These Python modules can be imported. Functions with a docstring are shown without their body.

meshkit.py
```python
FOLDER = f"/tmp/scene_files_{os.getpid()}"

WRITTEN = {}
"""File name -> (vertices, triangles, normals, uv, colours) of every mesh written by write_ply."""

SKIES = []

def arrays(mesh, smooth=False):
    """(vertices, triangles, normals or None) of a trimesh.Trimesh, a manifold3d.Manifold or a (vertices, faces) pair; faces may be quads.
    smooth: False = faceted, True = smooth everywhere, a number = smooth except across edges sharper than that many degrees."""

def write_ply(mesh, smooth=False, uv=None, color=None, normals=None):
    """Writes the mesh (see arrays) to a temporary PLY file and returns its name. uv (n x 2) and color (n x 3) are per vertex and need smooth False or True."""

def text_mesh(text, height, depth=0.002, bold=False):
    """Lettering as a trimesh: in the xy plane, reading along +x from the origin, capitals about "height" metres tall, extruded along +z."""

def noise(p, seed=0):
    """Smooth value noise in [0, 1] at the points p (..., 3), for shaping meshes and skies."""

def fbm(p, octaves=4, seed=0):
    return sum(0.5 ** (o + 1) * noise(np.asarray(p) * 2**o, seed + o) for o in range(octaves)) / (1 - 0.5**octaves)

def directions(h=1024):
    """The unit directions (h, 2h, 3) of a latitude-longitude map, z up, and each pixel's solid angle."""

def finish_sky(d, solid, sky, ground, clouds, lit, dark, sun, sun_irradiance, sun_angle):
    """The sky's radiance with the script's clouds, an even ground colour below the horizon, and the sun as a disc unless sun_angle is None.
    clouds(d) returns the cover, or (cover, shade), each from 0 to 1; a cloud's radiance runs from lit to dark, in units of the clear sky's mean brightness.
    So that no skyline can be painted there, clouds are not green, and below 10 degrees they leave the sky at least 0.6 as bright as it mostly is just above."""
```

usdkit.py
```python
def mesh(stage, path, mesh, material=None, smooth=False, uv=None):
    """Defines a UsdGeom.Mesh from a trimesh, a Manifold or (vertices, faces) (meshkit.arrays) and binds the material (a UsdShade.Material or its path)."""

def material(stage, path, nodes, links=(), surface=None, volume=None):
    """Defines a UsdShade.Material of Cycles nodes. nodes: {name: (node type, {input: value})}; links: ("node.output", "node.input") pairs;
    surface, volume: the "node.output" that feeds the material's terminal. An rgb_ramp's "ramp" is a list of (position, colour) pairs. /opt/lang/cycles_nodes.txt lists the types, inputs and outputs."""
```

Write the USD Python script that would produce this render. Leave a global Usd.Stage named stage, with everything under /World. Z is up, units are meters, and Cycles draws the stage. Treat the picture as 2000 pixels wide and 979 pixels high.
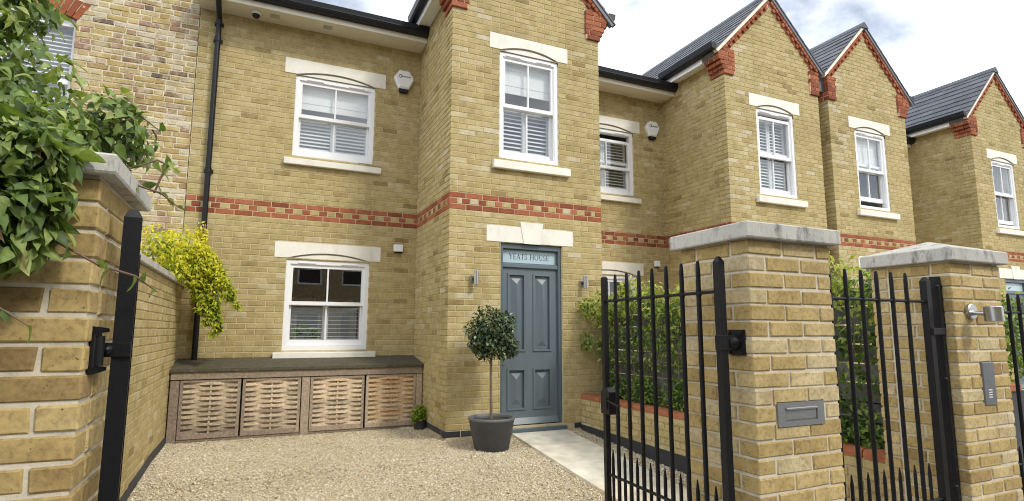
import math
import numpy as np
import trimesh
import shapely
from shapely.geometry import Polygon, box as sbox
from shapely.ops import unary_union
import usdkit
from pxr import Usd, UsdGeom, UsdLux, UsdShade, Gf, Sdf, Vt

stage = Usd.Stage.CreateInMemory()
UsdGeom.SetStageUpAxis(stage, "Z")
UsdGeom.Xform.Define(stage, "/World")
stage.SetDefaultPrim(stage.GetPrimAtPath("/World"))

# ------------------------------------------------------------------ camera, sky, sun, exposure
CAM = np.array([-2.1148, -6.5843, 1.2940])
YAW, PITCH, ROLL = 0.420683, 0.129669, 0.003002
FPX, PPX, PPY = 1096.895, 995.981, 502.225          # for a picture 2000 x 979
EXPOSURE = 0.70
SUN_TO = np.array([0.40, -0.66, 0.78])              # direction towards the sun (veiled by cloud)
SUN_TO /= np.linalg.norm(SUN_TO)
SUN_I, SUN_ANGLE = 0.40, 10.0
SKY_STRENGTH = 0.060
CLOUD_LIT = (20.0, 20.6, 21.4)


def cam_basis():
    cy, sy, cp, sp = math.cos(YAW), math.sin(YAW), math.cos(PITCH), math.sin(PITCH)
    fwd, right = np.array([sy * cp, cy * cp, sp]), np.array([cy, -sy, 0.0])
    up = np.cross(right, fwd)
    cr, sr = math.cos(ROLL), math.sin(ROLL)
    return np.stack([cr * right + sr * up, -sr * right + cr * up, fwd])


CB = cam_basis()
cam = UsdGeom.Camera.Define(stage, "/World/camera")
mtx = np.eye(4)
mtx[0, :3], mtx[1, :3], mtx[2, :3], mtx[3, :3] = CB[0], CB[1], -CB[2], CAM
cam.AddTransformOp().Set(Gf.Matrix4d(*mtx.ravel().tolist()))
cam.CreateHorizontalApertureAttr(36.0)
cam.CreateVerticalApertureAttr(36.0 * 979 / 2000)
cam.CreateFocalLengthAttr(36.0 * FPX / 2000)
cam.CreateHorizontalApertureOffsetAttr((1000 - PPX) / 2000 * 36.0)
cam.CreateVerticalApertureOffsetAttr((PPY - 489.5) / 2000 * 36.0)
cam.CreateClippingRangeAttr(Gf.Vec2f(0.05, 5000))
cam.CreateExposureAttr(EXPOSURE)


def project(p):
    q = (np.atleast_2d(p) - CAM) @ CB.T
    z = np.maximum(q[:, 2], 1e-3)
    return np.stack([PPX + FPX * q[:, 0] / z, PPY - FPX * q[:, 1] / z], 1), q[:, 2]


UsdGeom.Scope.Define(stage, "/World/Looks")
LK = "/World/Looks/"
elev, rot = math.asin(SUN_TO[2]), math.atan2(SUN_TO[0], SUN_TO[1])
skym = usdkit.material(stage, LK + "sky_look", {
    "co": ("texture_coordinate", {}),
    "sky": ("sky_texture", {"sky_type": "single_scattering", "sun_disc": False, "sun_elevation": elev, "sun_rotation": rot}),
    "map": ("mapping", {"scale": (1.0, 1.0, 1.9), "location": (3.1, 1.9, 0.4)}),
    "n1": ("noise_texture", {"scale": 2.3, "detail": 7.0, "roughness": 0.55, "distortion": 0.25}),
    "r1": ("rgb_ramp", {"ramp": [(0.30, (0.30, 0.30, 0.30)), (0.45, (1, 1, 1))]}),
    "n2": ("noise_texture", {"scale": 3.7, "detail": 6.0, "roughness": 0.6}),
    "r2": ("rgb_ramp", {"ramp": [(0.34, (0.42, 0.47, 0.57)), (0.58, (1, 1, 1))]}),
    "cl": ("mix_color", {"blend_type": "multiply", "fac": 1.0, "a": CLOUD_LIT, "use_clamp": False}),
    "mx": ("mix_color", {"blend_type": "mix", "use_clamp": False}),
    "bg": ("background_shader", {"strength": SKY_STRENGTH}),
}, [("co.generated", "map.vector"), ("map.vector", "n1.vector"), ("map.vector", "n2.vector"), ("n1.fac", "r1.fac"), ("n2.fac", "r2.fac"),
    ("r2.color", "cl.b"), ("r1.color", "mx.fac"), ("sky.color", "mx.a"), ("cl.result", "mx.b"), ("mx.result", "bg.color")],
    surface="bg.background")
dome = UsdLux.DomeLight.Define(stage, "/World/sky")
UsdShade.MaterialBindingAPI.Apply(dome.GetPrim()).Bind(skym)
dome.GetPrim().SetCustomDataByKey("kind", "structure")
sun = UsdLux.DistantLight.Define(stage, "/World/sun")
sun.CreateIntensityAttr(SUN_I)
sun.CreateAngleAttr(SUN_ANGLE)
sun.CreateColorAttr(Gf.Vec3f(1.0, 0.955, 0.88))
sun.CreateNormalizeAttr(True)
zx = np.cross([0, 0, 1.0], SUN_TO)
zx /= np.linalg.norm(zx)
sm = np.eye(4)
sm[0, :3], sm[1, :3], sm[2, :3] = zx, np.cross(SUN_TO, zx), SUN_TO
sun.AddTransformOp().Set(Gf.Matrix4d(*sm.ravel().tolist()))

# ------------------------------------------------------------------ scene tree helpers
rng = np.random.default_rng(11)
BASE, COUNT = {}, {}


def numbered(parent, name):
    k = (parent, name)
    n = COUNT.get(k, 0)
    COUNT[k] = n + 1
    return f"{parent}/{name}" if n == 0 else f"{parent}/{name}_{n:03d}"


def data(path, **kw):
    p = stage.GetPrimAtPath(path)
    for k, v in kw.items():
        if v:
            p.SetCustomDataByKey(k, v)


def thing(name, label, category, base=(0, 0, 0), group=None, kind=None):
    path = numbered("/World", name)
    x = UsdGeom.Xform.Define(stage, path)
    x.AddTranslateOp().Set(Gf.Vec3d(*map(float, base)))
    BASE[path] = np.array(base, float)
    data(path, label=label, category=category, group=group, kind=kind)
    return path


def xf(parent, name, label=None):
    path = numbered(parent, name)
    UsdGeom.Xform.Define(stage, path)
    data(path, label=label)
    return path


def base_of(path):
    return BASE.get("/".join(path.split("/")[:3]), np.zeros(3))


def arr(m):
    if isinstance(m, tuple):
        return np.asarray(m[0], float), np.asarray(m[1], int)
    return np.array(m.vertices), np.array(m.faces)


def put(parent, name, m, mat, smooth=False, tone=None, kind=None, label=None):
    """One Mesh prim, given in world coordinates, under parent."""
    path = numbered(parent, name)
    v, f = arr(m)
    g = usdkit.mesh(stage, path, (v - base_of(path), f), mat, smooth=smooth)
    if tone is not None:
        t = np.full(len(v), tone, np.float32) if np.ndim(tone) == 0 else np.asarray(tone, np.float32)
        UsdGeom.PrimvarsAPI(g).CreatePrimvar("tone", Sdf.ValueTypeNames.FloatArray, "vertex").Set(Vt.FloatArray.FromNumpy(t))
    data(path, kind=kind, label=label)
    return path


def struct(name, m, mat, label, category, kind="structure", tone=None, smooth=False):
    p = put("/World", name, m, mat, tone=tone, smooth=smooth)
    data(p, label=label, category=category, kind=kind)
    return p


def join(ms):
    vs, fs, n = [], [], 0
    for m in ms:
        v, f = arr(m)
        vs.append(v)
        fs.append(f + n)
        n += len(v)
    return np.vstack(vs), np.vstack(fs)


def xform(m, M):
    v, f = arr(m)
    return v @ np.asarray(M)[:3, :3].T + np.asarray(M)[:3, 3], f


# ------------------------------------------------------------------ shapes
BOXF = np.array([[0, 2, 1], [0, 3, 2], [4, 5, 6], [4, 6, 7], [0, 1, 5], [0, 5, 4], [1, 2, 6], [1, 6, 5], [2, 3, 7], [2, 7, 6], [3, 0, 4], [3, 4, 7]])


def box(x0, x1, y0, y1, z0, z1):
    v = np.array([[x0, y0, z0], [x1, y0, z0], [x1, y1, z0], [x0, y1, z0], [x0, y0, z1], [x1, y0, z1], [x1, y1, z1], [x0, y1, z1]], float)
    return v, BOXF.copy()


def cbox(x0, x1, y0, y1, z0, z1, c=0.004):
    """Box with all its edges chamfered."""
    p = np.array([[x, y, z] for x in (x0, x1) for y in (y0, y1) for z in (z0, z1)])
    ctr = p.mean(0)
    s = np.sign(p - ctr)
    pts = np.vstack([p - s * c * k for k in ([1, 1, 0], [1, 0, 1], [0, 1, 1])])
    h = trimesh.convex.convex_hull(pts)
    return np.array(h.vertices), np.array(h.faces)


def hull(pts):
    h = trimesh.convex.convex_hull(np.asarray(pts, float))
    return np.array(h.vertices), np.array(h.faces)


def sheet_of(F, u0, u1, d, z0, z1):
    """A single pane, facing out of the wall."""
    return xform((np.array([[u0, d, z0], [u1, d, z0], [u1, d, z1], [u0, d, z1]], float), np.array([[0, 1, 2], [0, 2, 3]])), F)


def extrude(poly, d0, d1, M=np.eye(4)):
    """Extrudes a shapely polygon (u, z) along depth (from d0 to d1); M maps (u, depth, z) to the world."""
    ms = []
    for g in getattr(poly, "geoms", [poly]):
        if g.area < 1e-7:
            continue
        m = trimesh.creation.extrude_polygon(g, d1 - d0, engine="earcut")
        v = np.array(m.vertices)[:, [0, 2, 1]]
        v[:, 1] += d0
        ms.append((v, np.array(m.faces)[:, ::-1]))
    return xform(join(ms), M)


def tube(path, r, n=8, cap=True):
    """Round bar along a polyline; r a number or one per point."""
    p = np.asarray(path, float)
    r = np.full(len(p), r) if np.ndim(r) == 0 else np.asarray(r, float)
    t = np.gradient(p, axis=0)
    t /= np.linalg.norm(t, axis=1, keepdims=True)
    a = np.array([0, 0, 1.0]) if abs(t[0][2]) < 0.9 else np.array([1.0, 0, 0])
    vs = []
    for i in range(len(p)):
        u = np.cross(t[i], a)
        u /= np.linalg.norm(u)
        w = np.cross(t[i], u)
        a = np.cross(u, t[i])
        th = np.arange(n) / n * 2 * np.pi
        vs.append(p[i] + r[i] * (np.cos(th)[:, None] * u + np.sin(th)[:, None] * w))
    v = np.vstack(vs)
    f = []
    for i in range(len(p) - 1):
        for j in range(n):
            a0, b0 = i * n + j, i * n + (j + 1) % n
            f += [[a0, a0 + n, b0], [b0, a0 + n, b0 + n]]
    if cap:
        k = len(v)
        v = np.vstack([v, p[0], p[-1]])
        for j in range(n):
            f += [[k, j, (j + 1) % n], [k + 1, (len(p) - 1) * n + (j + 1) % n, (len(p) - 1) * n + j]]
    return v, np.array(f)[:, ::-1]


def lathe(profile, n=32, center=(0, 0, 0)):
    """Turns (radius, z) pairs about the z axis."""
    pr = np.asarray(profile, float)
    th = np.arange(n) / n * 2 * np.pi
    v = np.array([[r * math.cos(a), r * math.sin(a), z] for r, z in pr for a in th]) + np.asarray(center)
    f = []
    for i in range(len(pr) - 1):
        for j in range(n):
            a, b = i * n + j, i * n + (j + 1) % n
            f += [[a, b, a + n], [b, b + n, a + n]]
    return v, np.array(f)


# ------------------------------------------------------------------ materials
def mat(name, color, rough=0.6, metallic=0.0, noise=None, amount=0.25, bump=0.0, bump_scale=None, coat=0.0, spec=None, stretch=(1, 1, 1), dirt=None, dirt_scale=None):
    """Plain surface; noise = scale of a tonal variation, dirt = (colour, low, high) of patches."""
    nodes = {"p": ("principled_bsdf", {"base_color": color, "roughness": rough, "metallic": metallic})}
    if coat:
        nodes["p"][1]["coat_weight"] = coat
        nodes["p"][1]["coat_roughness"] = 0.15
    if spec is not None:
        nodes["p"][1]["specular_ior_level"] = spec
    links = []
    if noise:
        c = np.array(color)
        nodes["g"] = ("geometry", {})
        nodes["m"] = ("mapping", {"scale": stretch})
        nodes["n"] = ("noise_texture", {"scale": noise, "detail": 6.0, "roughness": 0.6})
        nodes["r"] = ("rgb_ramp", {"ramp": [(0.25, tuple(c * (1 - amount))), (0.5, tuple(c)), (0.75, tuple(np.minimum(c * (1 + amount), 0.95)))]})
        links += [("g.position", "m.vector"), ("m.vector", "n.vector"), ("n.fac", "r.fac")]
        last = "r.color"
        if dirt:
            nodes["dn"] = ("noise_texture", {"scale": dirt_scale or noise * 0.37, "detail": 8.0, "roughness": 0.7})
            nodes["dr"] = ("rgb_ramp", {"ramp": [(dirt[1], (0, 0, 0)), (dirt[2], (1, 1, 1))]})
            nodes["dm"] = ("mix_color", {"b": dirt[0]})
            links += [("m.vector", "dn.vector"), ("dn.fac", "dr.fac"), ("dr.color", "dm.fac"), (last, "dm.a")]
            last = "dm.result"
        links.append((last, "p.base_color"))
        if bump:
            nodes["bn"] = ("noise_texture", {"scale": bump_scale or noise * 4, "detail": 5.0})
            nodes["b"] = ("bump", {"strength": bump, "distance": 0.004})
            links += [("m.vector", "bn.vector"), ("bn.fac", "b.height"), ("b.normal", "p.normal")]
    return usdkit.material(stage, LK + name, nodes, links, surface="p.BSDF")


def brick_mat(name, ramp, rough=0.9, mottle=0.35, speck=0.5, speck_scale=85.0, speck_size=0.22, fine=55.0, speck_col=(0.10, 0.06, 0.03), smear=None):
    """Fired clay: its tone per brick from the mesh, mottled and pitted."""
    nodes = {
        "t": ("attribute", {"attribute": "tone"}), "r": ("rgb_ramp", {"ramp": ramp}),
        "g": ("geometry", {}), "n": ("noise_texture", {"scale": fine, "detail": 6.0, "roughness": 0.65}),
        "nr": ("rgb_ramp", {"ramp": [(0.28, (1 - mottle,) * 3), (0.5, (1, 1, 1)), (0.75, (1 + mottle * 0.45, 1 + mottle * 0.42, 1 + mottle * 0.32))]}),
        "m1": ("mix_color", {"blend_type": "multiply", "fac": 1.0, "use_clamp": False}),
        "n2": ("noise_texture", {"scale": 9.0, "detail": 4.0, "roughness": 0.6}),
        "nr2": ("rgb_ramp", {"ramp": [(0.30, (0.78, 0.75, 0.70)), (0.55, (1.0, 1.0, 1.0)), (0.8, (1.10, 1.10, 1.14))]}),
        "m2": ("mix_color", {"blend_type": "multiply", "fac": 1.0, "use_clamp": False}),
        "n3": ("noise_texture", {"scale": 0.9, "detail": 5.0, "roughness": 0.62}),
        "nr3": ("rgb_ramp", {"ramp": [(0.32, (0.80, 0.785, 0.76)), (0.52, (1.0, 1.0, 1.0)), (0.72, (1.05, 1.06, 1.09))]}),
        "m5": ("mix_color", {"blend_type": "multiply", "fac": 1.0, "use_clamp": False}),
        "v": ("voronoi_texture", {"scale": speck_scale, "feature": "f1"}),
        "vn": ("noise_texture", {"scale": 21.0, "detail": 2.0}),
        "vs": ("math", {"math_type": "multiply"}),
        "vr": ("rgb_ramp", {"ramp": [(speck_size * 0.35, (speck,) * 3), (speck_size * 0.7, (0, 0, 0))]}),
        "vg": ("rgb_ramp", {"ramp": [(0.5, (0, 0, 0)), (0.62, (1, 1, 1))]}),
        "m3": ("mix_color", {"b": speck_col}),
        "b": ("bump", {"strength": 0.5, "distance": 0.003}),
        "p": ("principled_bsdf", {"roughness": rough, "specular_ior_level": 0.25}),
    }
    links = [("t.fac", "r.fac"), ("g.position", "n.vector"), ("g.position", "n2.vector"), ("g.position", "v.vector"), ("g.position", "vn.vector"),
             ("n.fac", "nr.fac"), ("r.color", "m1.a"), ("nr.color", "m1.b"), ("n2.fac", "nr2.fac"), ("m1.result", "m2.a"), ("nr2.color", "m2.b"),
             ("v.distance", "vr.fac"), ("vn.fac", "vg.fac"), ("g.position", "n3.vector"), ("n3.fac", "nr3.fac"), ("m2.result", "m5.a"), ("nr3.color", "m5.b"), ("vr.color", "vs.value1"), ("vg.color", "vs.value2"), ("vs.value", "m3.fac"), ("m5.result", "m3.a"),
             ("m3.result", "p.base_color"), ("n.fac", "b.height"), ("b.normal", "p.normal")]
    if smear:                                               # old pointing smeared over the faces
        nodes["sn"] = ("noise_texture", {"scale": 6.5, "detail": 9.0, "roughness": 0.72})
        nodes["sr"] = ("rgb_ramp", {"ramp": [(0.50, (0, 0, 0)), (0.61, (0.62, 0.62, 0.62))]})
        nodes["m4"] = ("mix_color", {"b": smear})
        links = [q for q in links if q[1] != "p.base_color"] + [("g.position", "sn.vector"), ("sn.fac", "sr.fac"), ("sr.color", "m4.fac"), ("m3.result", "m4.a"), ("m4.result", "p.base_color")]
    return usdkit.material(stage, LK + name, nodes, links, surface="p.BSDF")


def tone_mat(name, ramp, rough=0.7, noise=30.0, amount=0.2, translucent=0.0, spec=0.4, bump=0.3):
    nodes = {
        "t": ("attribute", {"attribute": "tone"}), "r": ("rgb_ramp", {"ramp": ramp}), "g": ("geometry", {}),
        "n": ("noise_texture", {"scale": noise, "detail": 4.0}),
        "nr": ("rgb_ramp", {"ramp": [(0.3, (1 - amount,) * 3), (0.7, (1 + amount,) * 3)]}),
        "m": ("mix_color", {"blend_type": "multiply", "fac": 1.0, "use_clamp": False}),
        "p": ("principled_bsdf", {"roughness": rough, "specular_ior_level": spec}),
        "b": ("bump", {"strength": bump, "distance": 0.003}),
    }
    links = [("t.fac", "r.fac"), ("g.position", "n.vector"), ("n.fac", "nr.fac"), ("r.color", "m.a"), ("nr.color", "m.b"), ("m.result", "p.base_color"),
             ("n.fac", "b.height"), ("b.normal", "p.normal")]
    out = "p.BSDF"
    if translucent:
        nodes["tc"] = ("mix_color", {"blend_type": "multiply", "fac": 1.0, "b": (1.25, 1.3, 0.55), "use_clamp": False})
        nodes["tl"] = ("translucent_bsdf", {})
        nodes["mx"] = ("mix_closure", {"fac": translucent})
        links += [("m.result", "tc.a"), ("tc.result", "tl.color"), ("p.BSDF", "mx.closure1"), ("tl.BSDF", "mx.closure2")]
        out = "mx.closure"
    return usdkit.material(stage, LK + name, nodes, links, surface=out)


M = {}
M["stock"] = brick_mat("yellow_stock_brick", [(0.0, (0.26, 0.188, 0.080)), (0.2, (0.35, 0.265, 0.112)), (0.5, (0.418, 0.332, 0.146)), (0.78, (0.475, 0.385, 0.190)), (0.9, (0.52, 0.445, 0.27)), (1.0, (0.57, 0.51, 0.385))], mottle=0.28, speck=0.35)
M["pier"] = brick_mat("gate_pier_brick", [(0.0, (0.26, 0.175, 0.075)), (0.25, (0.37, 0.265, 0.105)), (0.55, (0.455, 0.338, 0.142)), (0.8, (0.50, 0.39, 0.19)), (1.0, (0.52, 0.44, 0.29))], mottle=0.42, speck=0.9, speck_scale=60.0, speck_size=0.30)
M["old"] = brick_mat("weathered_london_brick", [(0.0, (0.16, 0.115, 0.085)), (0.12, (0.27, 0.18, 0.11)), (0.28, (0.38, 0.27, 0.115)), (0.55, (0.47, 0.355, 0.145)), (0.75, (0.51, 0.41, 0.21)), (0.86, (0.55, 0.49, 0.36)), (0.93, (0.40, 0.25, 0.15)), (1.0, (0.33, 0.20, 0.14))], mottle=0.5, speck=0.8, speck_scale=45.0, speck_size=0.35, smear=(0.55, 0.475, 0.32))
M["red"] = brick_mat("red_brick", [(0.0, (0.21, 0.066, 0.033)), (0.5, (0.32, 0.100, 0.046)), (1.0, (0.39, 0.140, 0.070))], mottle=0.3, speck=0.3)
M["engineering"] = brick_mat("blue_engineering_brick", [(0.0, (0.025, 0.026, 0.03)), (1.0, (0.07, 0.07, 0.075))], rough=0.6, mottle=0.3, speck=0.0)
M["mortar"] = mat("mortar", (0.52, 0.435, 0.262), 0.95, noise=14.0, amount=0.18, bump=0.4, bump_scale=120)
M["mortar_pier"] = mat("pale_mortar", (0.53, 0.475, 0.36), 0.95, noise=14.0, amount=0.2, bump=0.5, bump_scale=120)
M["mortar_red"] = mat("pink_mortar", (0.68, 0.42, 0.29), 0.95, noise=20.0, amount=0.12)
M["mortar_old"] = mat("old_mortar", (0.58, 0.52, 0.39), 0.95, noise=9.0, amount=0.3, bump=0.6, bump_scale=80)
M["stone"] = mat("cream_cast_stone", (0.76, 0.73, 0.635), 0.8, noise=5.0, amount=0.07, bump=0.2, bump_scale=160, dirt=((0.52, 0.47, 0.36), 0.52, 0.86), dirt_scale=4.0, stretch=(1, 1, 0.5))
M["cap"] = mat("weathered_concrete", (0.44, 0.425, 0.375), 0.9, noise=7.0, amount=0.22, bump=0.6, bump_scale=110, dirt=((0.13, 0.13, 0.115), 0.50, 0.68), stretch=(1, 1, 0.45), dirt_scale=14.0)
M["white"] = mat("white_gloss_paint", (0.80, 0.80, 0.79), 0.32)
M["soffit"] = mat("cream_paint", (0.72, 0.67, 0.54), 0.5, noise=3.0, amount=0.05)
M["seal"] = mat("dark_sealant", (0.15, 0.13, 0.10), 0.8)
M["plastic_black"] = mat("black_plastic", (0.008, 0.0085, 0.010), 0.4, spec=0.3)
M["iron"] = mat("black_painted_iron", (0.006, 0.006, 0.007), 0.42, spec=0.28, noise=60.0, amount=0.3, bump=0.12, bump_scale=90)
M["door"] = mat("slate_blue_door_paint", (0.112, 0.142, 0.157), 0.42, noise=4.0, amount=0.10, stretch=(6, 6, 0.6))
M["door_dark"] = mat("door_frame_paint", (0.085, 0.114, 0.130), 0.42)
M["sign_glass"] = mat("frosted_transom_glass", (0.40, 0.52, 0.56), 0.25)
M["letter"] = mat("dark_lettering", (0.03, 0.04, 0.055), 0.5)
M["steel"] = mat("brushed_stainless_steel", (0.44, 0.43, 0.41), 0.30, metallic=1.0)
M["steel_dull"] = mat("dull_steel_plate", (0.30, 0.30, 0.29), 0.45, metallic=0.85, noise=30.0, amount=0.15, stretch=(1, 1, 8))
M["panel_grey"] = mat("grey_keypad_plate", (0.16, 0.16, 0.16), 0.4, metallic=0.5)
M["shutter"] = mat("white_shutter_paint", (0.62, 0.63, 0.62), 0.5)
M["room"] = mat("dim_room_plaster", (0.42, 0.41, 0.38), 0.9)
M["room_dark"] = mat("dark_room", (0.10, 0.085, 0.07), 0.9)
M["shelf"] = mat("pale_card", (0.55, 0.47, 0.35), 0.9)
M["vent"] = mat("vent_grille", (0.42, 0.40, 0.34), 0.7)
M["render"] = mat("grey_render", (0.40, 0.40, 0.38), 0.9, noise=2.0, amount=0.1)
M["blind"] = mat("pale_blind_cloth", (0.70, 0.70, 0.68), 0.9)
M["lead"] = mat("lead_flashing", (0.12, 0.125, 0.135), 0.55, noise=6.0, amount=0.2)
M["slate"] = tone_mat("roof_slate", [(0.0, (0.040, 0.043, 0.052)), (1.0, (0.092, 0.098, 0.115))], rough=0.5, noise=25, amount=0.2)
M["wood"] = tone_mat("weathered_oak", [(0.0, (0.12, 0.092, 0.066)), (0.25, (0.23, 0.178, 0.128)), (0.45, (0.42, 0.335, 0.235)), (0.7, (0.66, 0.53, 0.365)), (0.86, (0.64, 0.45, 0.26)), (1.0, (0.50, 0.29, 0.14))], rough=0.8, noise=40, amount=0.28)
M["lid"] = mat("dark_weathered_boards", (0.085, 0.068, 0.048), 0.95, noise=30.0, amount=0.6, bump=0.8, bump_scale=60, dirt=((0.060, 0.066, 0.026), 0.45, 0.62), dirt_scale=9.0)
M["dark"] = mat("dark_inside", (0.02, 0.018, 0.015), 0.9)
M["clay_pot"] = mat("dark_clay_pot", (0.042, 0.042, 0.045), 0.55, noise=7.0, amount=0.35, bump=0.2, dirt=((0.09, 0.09, 0.09), 0.6, 0.8))
M["clay_rim"] = mat("worn_clay_rim", (0.115, 0.115, 0.118), 0.6, noise=9.0, amount=0.3)
M["soil"] = mat("soil", (0.045, 0.030, 0.02), 1.0, noise=40.0, amount=0.5, bump=1.0, bump_scale=90)
M["bark"] = mat("bark", (0.17, 0.125, 0.085), 0.9, noise=30.0, amount=0.3, bump=0.5, stretch=(1, 1, 0.3))
M["twig"] = mat("reddish_twig", (0.14, 0.085, 0.05), 0.8)
M["fence"] = tone_mat("grey_fence_board", [(0.0, (0.10, 0.10, 0.095)), (1.0, (0.20, 0.195, 0.18))], rough=0.9, noise=30, amount=0.3)
M["slab"] = tone_mat("sandstone_paving", [(0.0, (0.58, 0.54, 0.44)), (0.5, (0.67, 0.62, 0.50)), (1.0, (0.68, 0.58, 0.42))], rough=0.85, noise=5, amount=0.20)
M["gravel_bed"] = mat("gravel_bed", (0.44, 0.36, 0.235), 1.0, noise=70.0, amount=0.45, bump=1.0, bump_scale=140)
M["pebble"] = tone_mat("gravel_stones", [(0.0, (0.17, 0.125, 0.075)), (0.2, (0.40, 0.32, 0.185)), (0.5, (0.62, 0.53, 0.345)), (0.8, (0.74, 0.665, 0.485)), (0.93, (0.80, 0.76, 0.65)), (1.0, (0.46, 0.44, 0.41))], rough=0.85, noise=90, amount=0.15)
M["asphalt"] = mat("asphalt", (0.055, 0.054, 0.052), 0.95, noise=50.0, amount=0.3, bump=0.5)
M["paving"] = mat("pavement_slabs", (0.27, 0.26, 0.24), 0.95, noise=3.0, amount=0.15)
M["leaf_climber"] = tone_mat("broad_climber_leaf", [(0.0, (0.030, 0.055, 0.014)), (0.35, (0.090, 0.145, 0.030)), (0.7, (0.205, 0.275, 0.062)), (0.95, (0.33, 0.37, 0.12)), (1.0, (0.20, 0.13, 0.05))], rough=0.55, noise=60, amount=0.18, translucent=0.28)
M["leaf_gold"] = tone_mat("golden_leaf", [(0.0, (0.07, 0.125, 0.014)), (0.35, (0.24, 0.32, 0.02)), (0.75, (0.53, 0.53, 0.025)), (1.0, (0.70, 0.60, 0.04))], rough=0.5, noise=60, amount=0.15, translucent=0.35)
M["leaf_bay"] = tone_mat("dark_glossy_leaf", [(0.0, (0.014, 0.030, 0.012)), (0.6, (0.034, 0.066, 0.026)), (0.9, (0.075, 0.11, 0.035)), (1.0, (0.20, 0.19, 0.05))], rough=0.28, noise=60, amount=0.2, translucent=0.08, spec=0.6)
M["leaf_planter"] = tone_mat("planter_climber_leaf", [(0.0, (0.040, 0.090, 0.018)), (0.4, (0.105, 0.180, 0.028)), (0.75, (0.27, 0.34, 0.05)), (1.0, (0.46, 0.47, 0.09))], rough=0.45, noise=60, amount=0.2, translucent=0.3)
M["leaf_lime"] = tone_mat("lime_leaf", [(0.0, (0.09, 0.17, 0.015)), (0.6, (0.20, 0.31, 0.025)), (1.0, (0.36, 0.42, 0.05))], rough=0.45, noise=60, amount=0.2, translucent=0.3)
M["glass"] = usdkit.material(stage, LK + "window_glass", {
    "t": ("transparent_bsdf", {"color": (0.93, 0.95, 0.95)}), "g": ("glossy_bsdf", {"color": (0.96, 0.98, 1.0), "roughness": 0.0}),
    "lw": ("layer_weight", {"blend": 0.5}), "pw": ("math", {"math_type": "power", "value2": 4.0}), "ma": ("math", {"math_type": "multiply_add", "value2": 0.86, "value3": 0.12}),
    "m": ("mix_closure", {})},
    [("lw.facing", "pw.value1"), ("pw.value", "ma.value1"), ("ma.value", "m.fac"), ("t.BSDF", "m.closure1"), ("g.BSDF", "m.closure2")], surface="m.closure")

# ------------------------------------------------------------------ brickwork
PITCH_U, PITCH_Z, JOINT = 0.225, 0.075, 0.010


def frame(x, y, facing):
    """Matrix from wall space (u to the right, depth into the wall, z) to the world."""
    u, d = {"-y": ((1, 0), (0, 1)), "-x": ((0, -1), (1, 0)), "+x": ((0, 1), (-1, 0)), "+y": ((-1, 0), (0, -1))}[facing]
    m = np.eye(4)
    m[:2, 0], m[:2, 1], m[:2, 3] = u, d, (x, y)
    return m


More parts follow.
